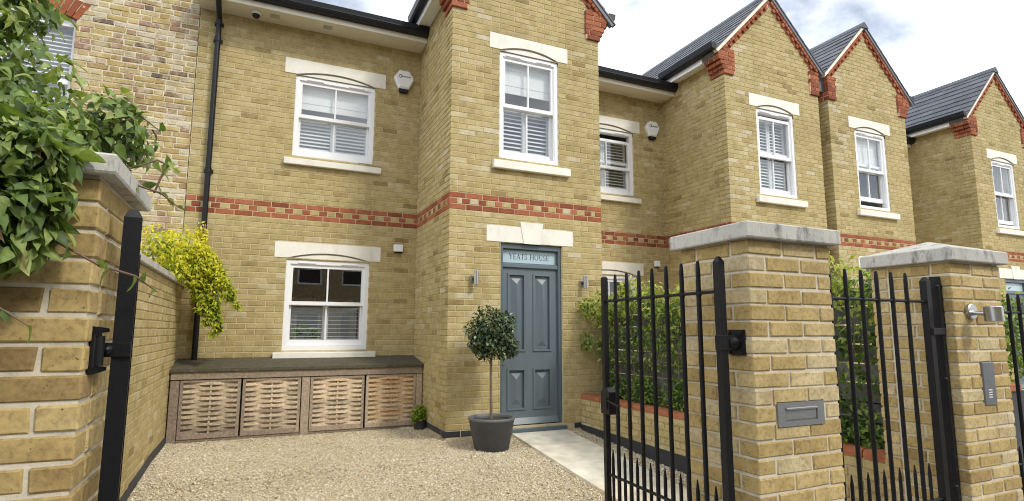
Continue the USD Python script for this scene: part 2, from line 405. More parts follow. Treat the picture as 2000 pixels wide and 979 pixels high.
def rect_brick(u0, u1, z0, z1, proud, depth, c, jit, r):
    j = (r.random((4, 2)) - 0.5) * 2 * jit
    q = np.array([[u0, z0], [u1, z0], [u1, z1], [u0, z1]]) + j
    ins = np.array([[c, c], [-c, c], [-c, -c], [c, -c]])
    tilt = (r.random(4) - 0.5) * jit * 0.8
    v = np.zeros((12, 3))
    v[0:4, [0, 2]], v[0:4, 1] = q + ins, -proud + tilt
    v[4:8, [0, 2]], v[4:8, 1] = q, -proud + c + tilt
    v[8:12, [0, 2]], v[8:12, 1] = [[u0, z0], [u1, z0], [u1, z1], [u0, z1]], depth
    f = [[0, 1, 2], [0, 2, 3]]
    for a in range(4):
        b = (a + 1) % 4
        f += [[a, a + 4, b + 4], [a, b + 4, b], [a + 4, a + 8, b + 8], [a + 4, b + 8, b + 4]]
    return v, np.array(f)


def subtract(rect, holes, clip):
    """The pieces that are left of a brick: list of (polygon, whether a plain rectangle)."""
    u0, u1, z0, z1 = rect
    p = None
    for h in holes:
        if h[0] < u1 and h[1] > u0 and h[2] < z1 and h[3] > z0:
            p = (p if p is not None else sbox(u0, z0, u1, z1)).difference(sbox(h[0], h[2], h[1], h[3]))
    if clip is not None:
        q = p if p is not None else sbox(u0, z0, u1, z1)
        if not clip.contains(q):
            p = q.intersection(clip)
    if p is None:
        return [(None, rect)]
    out = []
    for g in getattr(p, "geoms", [p]):
        if g.geom_type != "Polygon" or g.area < 7e-4:
            continue
        b = g.bounds
        if b[2] - b[0] < 0.022 or b[3] - b[1] < 0.014:
            continue
        out.append((None, (b[0], b[2], b[1], b[3])) if g.area > 0.995 * (b[2] - b[0]) * (b[3] - b[1]) else (g, (b[0], b[2], b[1], b[3])))
    return out


class Wall:
    """Collects bricks; afterwards the 300 that show largest become parts and the rest one mesh."""

    def __init__(self, seed, jit=0.0008, chamfer=0.0035, proud=0.0012, joint=0.010):
        self.r = np.random.default_rng(seed)
        self.jit, self.c, self.proud, self.joint = jit, chamfer, proud, joint
        self.items = []                                     # (kind, verts, faces, tone, quad in the world)

    def brick(self, kind, F, rect, poly=None, corner=False, depth=0.06, proud=0.0, tone=None):
        u0, u1, z0, z1 = rect
        pr = proud + self.r.random() * self.proud * 2
        if poly is not None:
            m = extrude(poly, -pr, depth)
        elif corner:
            v, f = cbox(u0 - pr, u1, -pr, max(depth, 0.1025), z0, z1, self.c) if corner == "l" else cbox(u0, u1 + pr, -pr, max(depth, 0.1025), z0, z1, self.c)
            m = (v + (self.r.random(v.shape) - 0.5) * self.jit, f)
        else:
            m = rect_brick(u0, u1, z0, z1, pr, depth, self.c, self.jit, self.r)
        v, f = xform(m, F)
        quad = np.array([[u0, -pr, z0, 1], [u1, -pr, z0, 1], [u1, -pr, z1, 1], [u0, -pr, z1, 1]]) @ F[:, :].T
        t = self.r.random() if tone is None else tone
        self.items.append((kind, v, f, t, quad[:, :3], -F[:3, 1]))

    def box(self, kind, x0, x1, y0, y1, z0, z1, tone=None, c=None):
        v, f = cbox(x0, x1, y0, y1, z0, z1, c or self.c)
        quad = np.array([[x0, y0, z0], [x1, y0, z0], [x1, y0, z1], [x0, y0, z1]])
        self.items.append((kind, v, f, self.r.random() if tone is None else tone, quad, np.array([0, -1.0, 0])))

    def face(self, F, L, zb, n0, n1, par0=0, left=None, right=None, anchor="l", holes=(), clip=None, band=None, kind="brick", tonef=None, flemish=False, off=0.0):
        """Stretcher bond, courses n0 to n1. left / right: 0 or 1 = a corner that this wall's bricks turn on courses of that parity, 'all' on every course,
        'none' on none; None = cut off. band: the number of the lowest of three courses of red and yellow."""
        for k in range(n0, n1):
            z0, z1 = zb + k * PITCH_Z + self.joint / 2, zb + (k + 1) * PITCH_Z - self.joint / 2
            p = (k - par0) % 2
            inb = band is not None and band <= k <= band + 2
            if inb:
                p = 0
            a, b, swap = left, right, anchor == "r"
            if swap:
                a, b = right, left
            if a is None:
                s, ca = (0.0 if p == 0 else -0.1125) + off, False
                lo = 0.0
            else:
                ca = a == "all" or a == p
                s = 0.0 if ca else 0.1125
                if a == "all" and p == 1:
                    s = 0.0
                if a == "none":
                    s, ca = 0.1125, False
                lo = s
            cb = b is not None and (b == "all" or b == p)
            e = L if (b is None or cb) else L - 0.1125
            spans = []
            if inb and k == band + 1:
                i0 = 0
                cuts = [(i * 0.225 - 0.005 - 0.05125, i * 0.225 - 0.005 + 0.05125) for i in range(0, 200)]
                last = None
                for (c0, c1) in cuts:
                    if last is not None:
                        spans.append((last + 0.01, c0 - 0.01, "brick"))
                    spans.append((c0, c1, "red_brick"))
                    last = c1
                    if c0 > L:
                        break
                if a is not None and ca:
                    spans = [(0.0, 0.1025, "red_brick"), (0.1125, 0.1588, "brick")] + [q for q in spans if q[0] > 0.165]
                if cb:
                    spans = [q for q in spans if q[1] < L - 0.16] + [(max([q[1] for q in spans if q[1] < L - 0.16]) + 0.01, L - 0.1125, "brick"), (L - 0.1025, L, "red_brick")]
            elif flemish:
                u = s - (0.17 if p else 0.0)
                i = 0
                while u < L:
                    w = 0.215 if (i + k) % 2 == 0 else 0.1025
                    w *= 1 + (self.r.random() - 0.5) * 0.08
                    spans.append((u, u + w, kind))
                    u += w + 0.010
                    i += 1
            else:
                first = True
                u = s
                if a == "all" and p == 1:
                    spans.append((0.0, 0.1025, kind))
                    u = 0.1125
                while u < L:
                    spans.append((u, u + 0.215, "red_brick" if inb else kind))
                    u += 0.225
            fin = []
            for (u0, u1, kd) in spans:
                u0, u1 = max(u0, lo), min(u1, e)
                if u1 - u0 < 0.012:
                    continue
                if u1 - u0 < 0.04 and fin and not inb:
                    fin[-1] = (fin[-1][0], u1, fin[-1][2])
                    continue
                fin.append((u0, u1, kd))
            for i, (u0, u1, kd) in enumerate(fin):
                cor = "l" if (ca and i == 0) else "r" if (cb and i == len(fin) - 1) else False
                if swap:
                    u0, u1 = L - u1, L - u0
                    cor = {"l": "r", "r": "l"}.get(cor, False)
                e2 = (self.joint - JOINT) / 2
                u0, u1 = u0 + (0 if cor == "l" else e2), u1 - (0 if cor == "r" else e2)
                dz = (self.r.random(2) - 0.5) * self.jit
                for poly, rc in subtract((u0, u1, z0 + dz[0], z1 + dz[1]), holes, clip):
                    whole = rc[0] == u0 if cor == "l" else rc[1] == u1
                    t = tonef(u0, z0, self.r) if tonef and kd != "red_brick" else None
                    self.brick(kd, F, rc, poly, cor if (whole and poly is None) else False, tone=t)

    def emit(self, parent, mats, limit=300, seen=None, singles=("brick", "red_brick", "corbel_brick", "verge_brick"), keep=0.0):
        kinds = {}
        for it in self.items:
            kinds.setdefault(it[0], []).append(it)
        for kd, its in kinds.items():
            area = np.zeros(len(its))
            for i, (_, v, f, t, quad, nrm) in enumerate(its):
                c = quad.mean(0)
                if np.dot(CAM - c, nrm) <= 0:
                    continue
                px, z = project(quad)
                if z.min() < 0.2:
                    continue
                m = px.mean(0)
                if not (0 < m[0] < 2000 and 0 < m[1] < 979) or (seen is not None and not seen(m[0], m[1])):
                    continue
                px = np.clip(px, [0, 0], [2000, 979])
                x, y = px.T
                area[i] = 0.5 * abs(np.dot(x, np.roll(y, 1)) - np.dot(y, np.roll(x, 1)))
            order = np.argsort(-area)
            one = [i for i in order[:limit] if area[i] > 12.0]
            rest = sorted(set(range(len(its))) - set(one))
            for i in one:
                put(parent, kd, its[i][1:3], mats[kd], tone=its[i][3])
            if rest:
                m = join([its[i][1:3] for i in rest])
                tn = np.concatenate([np.full(len(its[i][1]), its[i][3], np.float32) for i in rest])
                put(parent, {"brick": "brickwork", "red_brick": "red_brickwork", "verge_brick": "verge_brickwork", "corbel_brick": "corbel_brickwork"}.get(kd, kd + "work"), m, mats[kd], tone=tn, kind="stuff")


def tone_house(pale_left=None):
    def f(u, z, r):
        t = float(np.clip(r.normal(0.62, 0.105), 0.18, 0.86))
        q = r.random()
        if q < 0.02:
            t = 0.88 + r.random() * 0.06
        elif q < 0.06:
            t = 0.05 + r.random() * 0.2
        if pale_left is not None and u < pale_left and r.random() < 0.25:
            t = 0.80 + r.random() * 0.15
        return t
    return f


# ------------------------------------------------------------------ ground, gravel, path
SL = 0.06


def gz(y):
    return SL * min(y, 0.0) if y > -6.0 else -0.36


ys = [-400, -60, -9.0, -6.0, 0.0, 3.0, 60, 400]
zs = [-0.46, -0.46, -0.46, -0.36, 0.0, 0.0, 0.0, 0.0]
gv, gf = [], []
for y, z in zip(ys, zs):
    gv += [[-400, y, z - 0.03], [400, y, z - 0.03]]
for i in range(len(ys) - 1):
    a = 2 * i
    gf += [[a, a + 1, a + 3], [a, a + 3, a + 2]]
struct("ground", (np.array(gv, float), np.array(gf)), M["asphalt"], "dark ground under and beyond the gravel drives and the street", "ground")


def sheet(x0, x1, y0, y1, dz, n=1, t=0.0):
    """A sheet on the slope."""
    yy = sorted({y0, y1, *([0.0] if y0 < 0 < y1 else []), *([-6.0] if y0 < -6 < y1 else [])})
    v, f = [], []
    for y in yy:
        v += [[x0, y, gz(y) + dz], [x1, y, gz(y) + dz]]
    for i in range(len(yy) - 1):
        a = 2 * i
        f += [[a, a + 1, a + 3], [a, a + 3, a + 2]]
    return np.array(v, float), np.array(f)


struct("gravel_bed", sheet(-3.0, 1.9, -4.75, 1.6, -0.006), M["gravel_bed"], "bed of trodden gravel across the front drive", "gravel", kind="structure")
struct("neighbour_drive", sheet(2.2, 14.5, -4.75, 1.6, -0.010), M["gravel_bed"], "gravel front gardens of the neighbouring houses", "gravel", kind="structure")
struct("pavement", sheet(-40, 40, -6.0, -4.75, -0.012), M["paving"], "grey pavement along the front of the gate pillars", "pavement")

PATH = [(0.850, 1.619), (0.650, 1.400)]                    # left and right edge at y = 0 and at y = -4.6


def path_x(y):
    t = -y / 4.6
    return [PATH[0][i] + (PATH[1][i] - PATH[0][i]) * t for i in (0, 1)]


pj = [-0.012, -0.665, -1.33, -1.99, -2.65, -3.31, -3.97, -4.60]
pp = thing("stone_path", "pale sandstone slab path from the front door to the gate", "path", (1.2, -2.3, gz(-2.3)), kind="structure")
ptone = [0.20, 0.62, 0.40, 0.85, 0.35, 0.7, 0.3]
for i in range(len(pj) - 1):
    a, b = pj[i] - 0.007, pj[i + 1] + 0.007
    (la, ra), (lb, rb) = path_x(a), path_x(b)
    if i == 0:
        ra = 1.630
    top = [[la, a, gz(a) + 0.028], [ra, a, gz(a) + 0.028], [rb, b, gz(b) + 0.028], [lb, b, gz(b) + 0.028]]
    c = np.mean(top, 0)
    pts = []
    for q in top:
        q = np.array(q)
        ins = (c - q) / np.linalg.norm(c - q) * 0.005
        pts += [q + ins, q - [0, 0, 0.004], q - [0, 0, 0.05]]
    put(pp, "paving_slab", hull(pts), M["slab"], tone=ptone[i])


def pebbles():
    r = np.random.default_rng(5)
    P = []

    def area(n, x0, x1, y0, y1):
        x, y = r.uniform(x0, x1, n), r.uniform(y0, y1, n)
        l = PATH[0][0] + (PATH[1][0] - PATH[0][0]) * (-y / 4.6)
        rr = PATH[0][1] + (PATH[1][1] - PATH[0][1]) * (-y / 4.6)
        ok = ~((x > l - 0.006) & (x < rr + 0.004) & (y < 0.0) & (y > -4.6)) & ~((x > 0.0) & (y > -0.004))
        P.append(np.stack([x[ok], y[ok]], 1))
    area(52000, -2.98, 1.2, -2.45, -0.6)
    area(30000, -2.98, 0.9, -0.8, 1.02)
    area(9000, 1.35, 1.86, -3.6, 0.0)
    area(3500, -0.3, 0.0, 0.9, 1.55)
    P = np.vstack(P)
    n = len(P)
    oct_v = np.array([[1, 0, 0], [0, 1, 0], [-1, 0, 0], [0, -1, 0], [0, 0, 1], [0.3, 0.2, -0.6]], float)
    oct_f = np.array([[0, 1, 4], [1, 2, 4], [2, 3, 4], [3, 0, 4], [1, 0, 5], [2, 1, 5], [3, 2, 5], [0, 3, 5]])
    s = r.lognormal(math.log(0.0066), 0.33, n).clip(0.0035, 0.017)
    sc = np.stack([s, s * r.uniform(0.55, 1.0, n), s * r.uniform(0.40, 0.75, n)], 1)
    v = oct_v[None] + (r.random((n, 6, 3)) - 0.5) * 0.45
    v = v * sc[:, None, :]
    th = r.uniform(0, 2 * np.pi, n)
    c, si = np.cos(th)[:, None], np.sin(th)[:, None]
    x = v[..., 0] * c - v[..., 1] * si
    y = v[..., 0] * si + v[..., 1] * c
    z = v[..., 2] + x * r.normal(0, 0.35, n)[:, None]
    zc = np.where(P[:, 1] < 0, SL * P[:, 1], 0.0) + r.uniform(-0.006, 0.010, n)
    V = np.stack([x + P[:, :1], y + P[:, 1:], z + zc[:, None]], -1).reshape(-1, 3)
    Fc = (oct_f[None] + (np.arange(n) * 6)[:, None, None]).reshape(-1, 3)
    t = np.clip(r.normal(0.52, 0.27, n), 0, 1)
    import meshkit
    t = np.clip(t + 0.45 * (meshkit.fbm(np.stack([P[:, 0] * 1.1, P[:, 1] * 1.1, 0 * P[:, 0]], 1), 3, 4) - 0.5), 0, 0.94)
    t[r.random(n) < 0.06] = r.uniform(0.9, 1.0, (r.random(n) < 0.06).sum())[0]
    return (V, Fc), np.repeat(t, 6)


pm, pt = pebbles()
struct("gravel", pm, M["pebble"], "loose tan and cream gravel stones covering the drive", "gravel", kind="stuff", tone=pt)

# ------------------------------------------------------------------ houses
REC = 1.585                 # depth of the recessed front behind the bay
BW = 2.24                   # width of a bay
ZB = 0.025                  # underside of the first brick course
BAND = 37
APEX = 7.215


def core_wall(parent, F, L, z0, z1, holes, u0=0.008, u1=None, clip=None, mtr="mortar", thick=0.24, d0=0.0045):
    p = sbox(u0, z0, (L - 0.008) if u1 is None else u1, z1)
    if clip is not None:
        p = p.intersection(clip)
    for h in holes:
        p = p.difference(sbox(h[0], h[2], h[1], h[3]))
    return put(parent, "mortar_backing", extrude(p, d0, thick, F), M[mtr])


def arc_pts(u0, u1, z, rise, n=14):
    w = (u1 - u0) / 2
    R = (w * w + rise * rise) / (2 * rise)
    a = math.asin(w / R)
    return [((u0 + u1) / 2 + R * math.sin(t), z + rise - R + R * math.cos(t)) for t in np.linspace(-a, a, n)]


def fbox(F, u0, u1, d0, d1, z0, z1, c=None):
    return xform(cbox(u0, u1, d0, d1, z0, z1, c) if c else box(u0, u1, d0, d1, z0, z1), F)


def window(house, F, fr, meet, lin, sill, wlabel=None, drop=0.0, lift=0.0, blind=0.0, arch=0.085, through=False):
    """Box sash window: fr = frame (u0, u1, z0, z1); lin, sill = rectangles; drop / lift = how far the sashes are open."""
    u0, u1, z0, z1 = fr
    w = xf(house, "window", wlabel)
    # lintel with its curved soffit, the board under it and the seal lines
    a = arc_pts(u0, u1, lin[2] - 0.004, arch)
    lp = sbox(*[lin[i] for i in (0, 2, 1, 3)]).difference(Polygon(a + [(u1, lin[2] - 0.05), (u0, lin[2] - 0.05)]))
    put(w, "lintel", extrude(lp, -0.006, 0.10, F), M["stone"])
    put(w, "arch_board", extrude(Polygon(a + [(u1, z1 + 0.006), (u0, z1 + 0.006)]), 0.010, 0.05, F), M["stone"])
    ao = arc_pts(u0 + 0.004, u1 - 0.004, lin[2] - 0.010, arch - 0.001)
    ai = arc_pts(u0 + 0.012, u1 - 0.012, lin[2] - 0.018, arch - 0.005)
    put(w, "seal", extrude(Polygon(ao + ai[::-1]), 0.005, 0.02, F), M["seal"])
    put(w, "seal", fbox(F, u0, u1, 0.006, 0.02, z1 - 0.001, z1 + 0.009), M["seal"])
    put(w, "sill", join([fbox(F, sill[0], sill[1], -0.062, 0.09, sill[2], sill[3], 0.006)]), M["stone"])
    # outer frame
    j = 0.052
    fo = sbox(u0, z0, u1, z1).difference(sbox(u0 + j, z0 + 0.055, u1 - j, z1 - 0.060))
    put(w, "frame", extrude(fo, 0.018, 0.13, F), M["white"])
    put(w, "frame_bead", extrude(sbox(u0 + j - 0.001, z0 + 0.054, u1 - j + 0.001, z1 - 0.059).difference(sbox(u0 + j + 0.012, z0 + 0.05, u1 - j - 0.012, z1 - 0.071)), 0.030, 0.048, F), M["white"])
    for k in (0, 1):
        c = u0 + (u1 - u0) * (0.24 if k == 0 else 0.76)
        put(w, "trickle_vent", fbox(F, c - 0.115, c + 0.115, 0.008, 0.02, z1 - 0.052, z1 - 0.028, 0.004), M["white"])
    i0, i1 = u0 + j + 0.003, u1 - j - 0.003
    mid = (u0 + u1) / 2

    def sash(name, a0, a1, d, top, bot):
        s = 0.040
        hole = sbox(i0 + s, a0 + bot, i1 - s, a1 - top)
        ps = sbox(i0, a0, i1, a1).difference(hole)
        put(w, name, extrude(ps, d, d + 0.045, F), M["white"])
        put(w, "glazing_bar", fbox(F, mid - 0.011, mid + 0.011, d + 0.004, d + 0.040, a0 + bot - 0.004, a1 - top + 0.004, 0.004), M["white"])
        for (b0, b1) in ((i0 + s, mid - 0.011), (mid + 0.011, i1 - s)):
            put(w, "pane", sheet_of(F, b0 - 0.004, b1 + 0.004, d + 0.022, a0 + bot - 0.004, a1 - top + 0.004), M["glass"])
    sash("upper_sash", meet - 0.025 - drop, z1 - 0.062 - drop, 0.040, 0.048, 0.050)
    sash("lower_sash", z0 + 0.057 + lift, meet + 0.022 + lift, 0.088, 0.046, 0.078)
    # the room behind
    rm = box(u0 - 0.25, u1 + 0.25, 0.26, 2.2, z0 - 0.35, z1 + 0.25)
    rv, rf = rm
    keep = [i for i, t in enumerate(rf) if not np.allclose(rv[t][:, 1], 0.26)]
    if through:
        keep = [i for i in keep if not np.allclose(rv[rf[i]][:, 1], 2.2)]
        back = sbox(u0 - 0.25, z0 - 0.35, u1 + 0.25, z1 + 0.25).difference(sbox(u0 - 0.1, z0 - 0.10, u1 + 0.2, z0 + 0.66))
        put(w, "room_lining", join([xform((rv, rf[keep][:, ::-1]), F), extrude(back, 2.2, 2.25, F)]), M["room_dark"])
        for a, b, zz0, zz1 in ((u0 + 0.05, u0 + 0.55, z0 + 0.70, z0 + 0.80), (u0 + 0.75, u0 + 1.15, z0 + 0.70, z0 + 0.78)):
            put(w, "shelf_box", fbox(F, a, b, 1.6, 1.8, zz0, zz1, 0.004), M["shelf"])
    else:
        put(w, "room_lining", xform((rv, rf[keep][:, ::-1]), F), M["room"])
    if blind:
        zt, zb_ = z1 - 0.07, z1 - 0.06 - blind * (z1 - meet)
        n = 4
        zz = np.linspace(zt, zb_, n + 1)
        put(w, "roman_blind", join([fbox(F, i0 + 0.01, i1 - 0.01, 0.138 + 0.006 * (k % 2), 0.152, zz[k + 1], zz[k], 0.004) for k in range(n)]), M["blind"])
    return w


def shutter(F, fr, z0, z1, label, tilt=0.5, n=None, group=None):
    """Louvred plantation shutter inside a window: a thing of its own hung behind the sash."""
    u0, u1 = fr[0] + 0.06, fr[1] - 0.06
    c = F @ np.array([(u0 + u1) / 2, 0.19, z0, 1])
    t = thing("louvred_shutter", label, "shutter", c[:3], group)
    mid = (u0 + u1) / 2
    for (a, b) in ((u0, mid - 0.002), (mid + 0.002, u1)):
        fr_ = sbox(a, z0, b, z1).difference(sbox(a + 0.038, z0 + 0.05, b - 0.038, z1 - 0.04))
        put(t, "shutter_frame", extrude(fr_, 0.172, 0.200, F), M["shutter"])
        m = n or int((z1 - z0 - 0.09) / 0.052)
        zz = np.linspace(z0 + 0.05, z1 - 0.04, m + 1)
        for k in range(m):
            zc, h = (zz[k] + zz[k + 1]) / 2, 0.030
            dy, dz = h * math.cos(tilt), h * math.sin(tilt)
            pts = []
            for uu in (a + 0.040, b - 0.040):
                pts += [[uu, 0.186 - dy, zc - dz], [uu, 0.186 + dy, zc + dz], [uu, 0.186 + 0.004, zc - 0.004], [uu, 0.186 - 0.004, zc + 0.004]]
            put(t, "louvre", xform(hull(pts), F), M["shutter"])


GLYPH = {  # roman capitals on a 1 high grid: thick and thin strokes, arcs
    "Y": (0.80, [("l", .12, 1, .42, .46, .13), ("l", .74, 1, .42, .46, .06), ("l", .41, .48, .41, 0, .13), ("s", .0, 1, .28), ("s", .60, 1, .24), ("s", .27, 0, .28)]),
    "E": (0.66, [("l", .16, 0, .16, 1, .13), ("l", .16, .97, .60, .97, .05), ("l", .16, .5, .48, .5, .05), ("l", .16, .03, .62, .03, .05), ("l", .58, 1, .58, .80, .05), ("l", .47, .6, .47, .4, .05), ("l", .61, 0, .61, .22, .05)]),
    "A": (0.80, [("l", .40, 1, .10, 0, .06), ("l", .40, 1, .70, 0, .13), ("l", .20, .34, .60, .34, .05), ("s", .0, 0, .22), ("s", .56, 0, .28)]),
    "T": (0.74, [("l", .37, 0, .37, 1, .13), ("l", .05, .97, .69, .97, .05), ("l", .06, 1, .06, .78, .05), ("l", .68, 1, .68, .78, .05), ("s", .23, 0, .28)]),
    "S": (0.58, [("a", .29, .74, .20, .23, 20, 270, .08), ("a", .29, .27, .21, .24, 90, -160, .08), ("l", .50, .98, .50, .78, .05), ("l", .07, .02, .07, .24, .05)]),
    "H": (0.90, [("l", .16, 0, .16, 1, .13), ("l", .72, 0, .72, 1, .13), ("l", .16, .5, .72, .5, .05), ("s", .02, 0, .28), ("s", .02, 1, .28), ("s", .58, 0, .28), ("s", .58, 1, .28)]),
    "O": (0.90, [("o", .43, .5, .40, .52)]),
    "U": (0.84, [("l", .16, 1, .16, .34, .13), ("l", .68, 1, .68, .34, .06), ("a", .42, .34, .26, .34, 180, 360, .09), ("s", .02, 1, .28), ("s", .56, 1, .24)]),
    " ": (0.42, []),
}


def lettering(text, height):
    """Serif capitals as a shapely shape, starting at the origin."""
    from shapely.geometry import LineString
    from shapely import affinity
    x, out = 0.0, []
    for ch in text:
        w, st = GLYPH[ch]
        for s in st:
            if s[0] == "l":
                g = LineString([(s[1], s[2]), (s[3], s[4])]).buffer(s[5] / 2, cap_style=2)
            elif s[0] == "s":
                g = sbox(s[1], s[2] - (0.04 if s[2] > 0.5 else 0), s[1] + s[3], s[2] + (0 if s[2] > 0.5 else 0.04))
            elif s[0] == "a":
                t = np.radians(np.linspace(s[5], s[6], 24))
                g = LineString(np.stack([s[1] + s[3] * np.cos(t), s[2] + s[4] * np.sin(t)], 1)).buffer(s[7] / 2, cap_style=2)
            else:
                t = np.linspace(0, 2 * np.pi, 40)
                g = Polygon(np.stack([s[1] + s[3] * np.cos(t), s[2] + s[4] * np.sin(t)], 1)).difference(Polygon(np.stack([s[1] + (s[3] - .13) * np.cos(t), s[2] + (s[4] - .05) * np.sin(t)], 1)))
            out.append(affinity.translate(g, x, 0))
        x += w + 0.06
    return affinity.scale(unary_union(out), height, height, origin=(0, 0)), x * height


def door(house, F, x0, name=None):
    """Panelled front door, its frame, the glazed transom and the stone head with a keystone."""
    d = xf(house, "door")
    u0, u1, zt = x0 + 0.700, x0 + 1.605, 2.415
    ls = sbox(x0 + .503, 2.428, x0 + 1.770, 2.637)
    key = Polygon([(x0 + 1.025, 2.420), (x0 + 1.275, 2.420), (x0 + 1.312, 2.706), (x0 + 0.975, 2.706)])
    put(d, "lintel", extrude(ls.difference(key.buffer(0.003)), -0.006, 0.12, F), M["stone"])
    put(d, "keystone", extrude(key, -0.014, 0.12, F), M["stone"])
    fo = sbox(u0, 0.075, u1, zt).difference(sbox(u0 + 0.045, 0.0, u1 - 0.045, zt - 0.062))
    put(d, "door_frame", extrude(fo, 0.030, 0.14, F), M["door_dark"])
    put(d, "transom_bar", fbox(F, u0 + 0.045, u1 - 0.045, 0.040, 0.13, 2.105, 2.160, 0.008), M["door"])
    put(d, "transom_pane", fbox(F, u0 + 0.044, u1 - 0.044, 0.085, 0.095, 2.158, zt - 0.060), M["sign_glass"])
    bead = sbox(u0 + 0.044, 2.158, u1 - 0.044, zt - 0.060).difference(sbox(u0 + 0.058, 2.172, u1 - 0.058, zt - 0.075))
    put(d, "transom_bead", extrude(bead, 0.062, 0.084, F), M["door_dark"])
    if name:
        g, w = lettering(name, 0.074)
        from shapely import affinity
        k = 0.60 / w
        g = affinity.translate(affinity.scale(g, k, 1.0, origin=(0, 0)), (u0 + u1) / 2 - 0.30, 2.222)
        put(d, "lettering", extrude(g, 0.0835, 0.0848, F), M["letter"])
    lu0, lu1, lz0, lz1 = u0 + 0.048, u1 - 0.048, 0.105, 2.103
    pn = [(x0 + a, x0 + b, c, e) for a, b in ((0.838, 1.078), (1.208, 1.455)) for c, e in ((1.035, 2.025), (0.300, 0.800))]
    leaf = sbox(lu0, lz0, lu1, lz1)
    for q in pn:
        leaf = leaf.difference(sbox(q[0], q[2], q[1], q[3]))
    put(d, "leaf", extrude(leaf, 0.070, 0.115, F), M["door"])
    for (a, b, c, e) in pn:
        mo = sbox(a - 0.012, c - 0.012, b + 0.012, e + 0.012).difference(sbox(a + 0.014, c + 0.014, b - 0.014, e - 0.014))
        put(d, "panel_moulding", extrude(mo, 0.058, 0.083, F), M["door"])
        put(d, "door_panel", fbox(F, a + 0.001, b - 0.001, 0.092, 0.110, c + 0.001, e - 0.001), M["door"])
        m, hw = (a + b) / 2, (b - a) / 2 - 0.042
        zl, zh = c + 0.045, e - 0.045
        pts = [[m - hw, 0.095, zl], [m + hw, 0.095, zl], [m - hw, 0.095, zh], [m + hw, 0.095, zh], [m, 0.066, zl + 0.085], [m, 0.066, zh - 0.085]]
        put(d, "raised_field", xform(hull(pts), F), M["door"])
        for k in (-2, -1, 0, 1, 2):
            if e - c > 0.6:
                put(d, "reed", xform(tube([[m + k * 0.016, 0.066 + abs(k) * 0.0068, zl + 0.10], [m + k * 0.016, 0.066 + abs(k) * 0.0068, zh - 0.10]], 0.003, 5), F), M["door"])
    put(d, "threshold", fbox(F, x0 + 0.665, x0 + 1.640, -0.045, 0.12, 0.022, 0.074, 0.006), M["door_dark"])
    put(d, "weather_bar", xform(hull([[u0 + .05, .068, .11], [u0 + .05, .068, .19], [u0 + .05, .030, .115], [u1 - .05, .068, .11], [u1 - .05, .068, .19], [u1 - .05, .030, .115]]), F), M["door"])
    for z in (0.93, 0.86):
        k = lathe([(0.001, 0.0), (0.014, 0.0), (0.016, 0.005), (0.012, 0.012), (0.001, 0.013)], 14)
        put(d, "lock_escutcheon", xform((np.stack([k[0][:, 0] + x0 + 0.775, 0.070 - k[0][:, 2], k[0][:, 1] + z], 1), k[1]), F), M["steel"])
    put(d, "hall_lining", xform((box(u0 - .2, u1 + .2, .16, 1.2, .02, 2.5)[0], BOXF), F), M["dark"])
    return d


BAYWIN = dict(fr=(0.675, 1.565, 3.545, 5.036), meet=4.295, lin=(0.526, 1.717, 5.055, 5.272), sill=(0.576, 1.721, 3.392, 3.500))
RECU = dict(fr=(-1.796, -0.682, 3.712, 4.892), meet=4.312, lin=(-1.947, -0.532, 4.905, 5.128), sill=(-1.901, -0.566, 3.570, 3.658))
RECL = dict(fr=(-1.793, -0.680, 1.018, 2.250), meet=1.655, lin=(-1.947, -0.527, 2.270, 2.484), sill=(-1.905, -0.560, 0.893, 0.989))


def shift(w, dx):
    return {k: (v if k == "meet" else (v[0] + dx, v[1] + dx, v[2], v[3])) for k, v in w.items()}


def roof_slates(parent, X, side, y0, y1, individually, ew=1.31):
    """Slate courses on one slope of a bay's gabled roof; slope 45 degrees from the ridge at X + BW / 2."""
    xr = X + BW / 2
    s2 = math.sqrt(0.5)
    eave = (ew - 0.01) / s2
    r = np.random.default_rng(int(X * 100) + side + 7)
    ex, w = 0.205, 0.255
    rows = int(eave / ex) + 1
    pieces, tones = [], []
    for i in range(rows):
        a, b = i * ex, min(i * ex + ex * 1.25, eave + 0.03)
        o = (i % 2) * w / 2
        n = int((y1 - y0) / w) + 2
        for j in range(n):
            p0, p1 = max(y0, y0 + j * w - o + 0.002), min(y1, y0 + (j + 1) * w - o - 0.002)
            if p1 - p0 < 0.02:
                continue
            la, lb = 0.012 + r.uniform(0, 0.002), 0.026 + r.uniform(0, 0.003)
            pts = []
            for (t, lift) in ((a, la), (b, lb)):
                for yy in (p0, p1):
                    for th in (0.0, 0.007):
                        x = xr + side * (t * s2 + (lift + th) * s2)
                        pts.append([x, yy, APEX - 0.03 - t * s2 + (lift + th) * s2])
            pts = np.array(pts)
            idx = np.array([[0, 2, 3], [0, 3, 1], [4, 5, 7], [4, 7, 6], [0, 1, 5], [0, 5, 4], [2, 6, 7], [2, 7, 3], [1, 3, 7], [1, 7, 5], [0, 4, 6], [0, 6, 2]])
            pieces.append((pts, idx if side < 0 else idx[:, ::-1]))
            tones.append(float(r.uniform(0.1, 1)))
    if individually:
        for m, t in zip(pieces, tones):
            put(parent, "slate", m, M["slate"], tone=t)
    else:
        put(parent, "slates", join(pieces), M["slate"], tone=np.repeat(np.array(tones, np.float32), 8), kind="stuff")


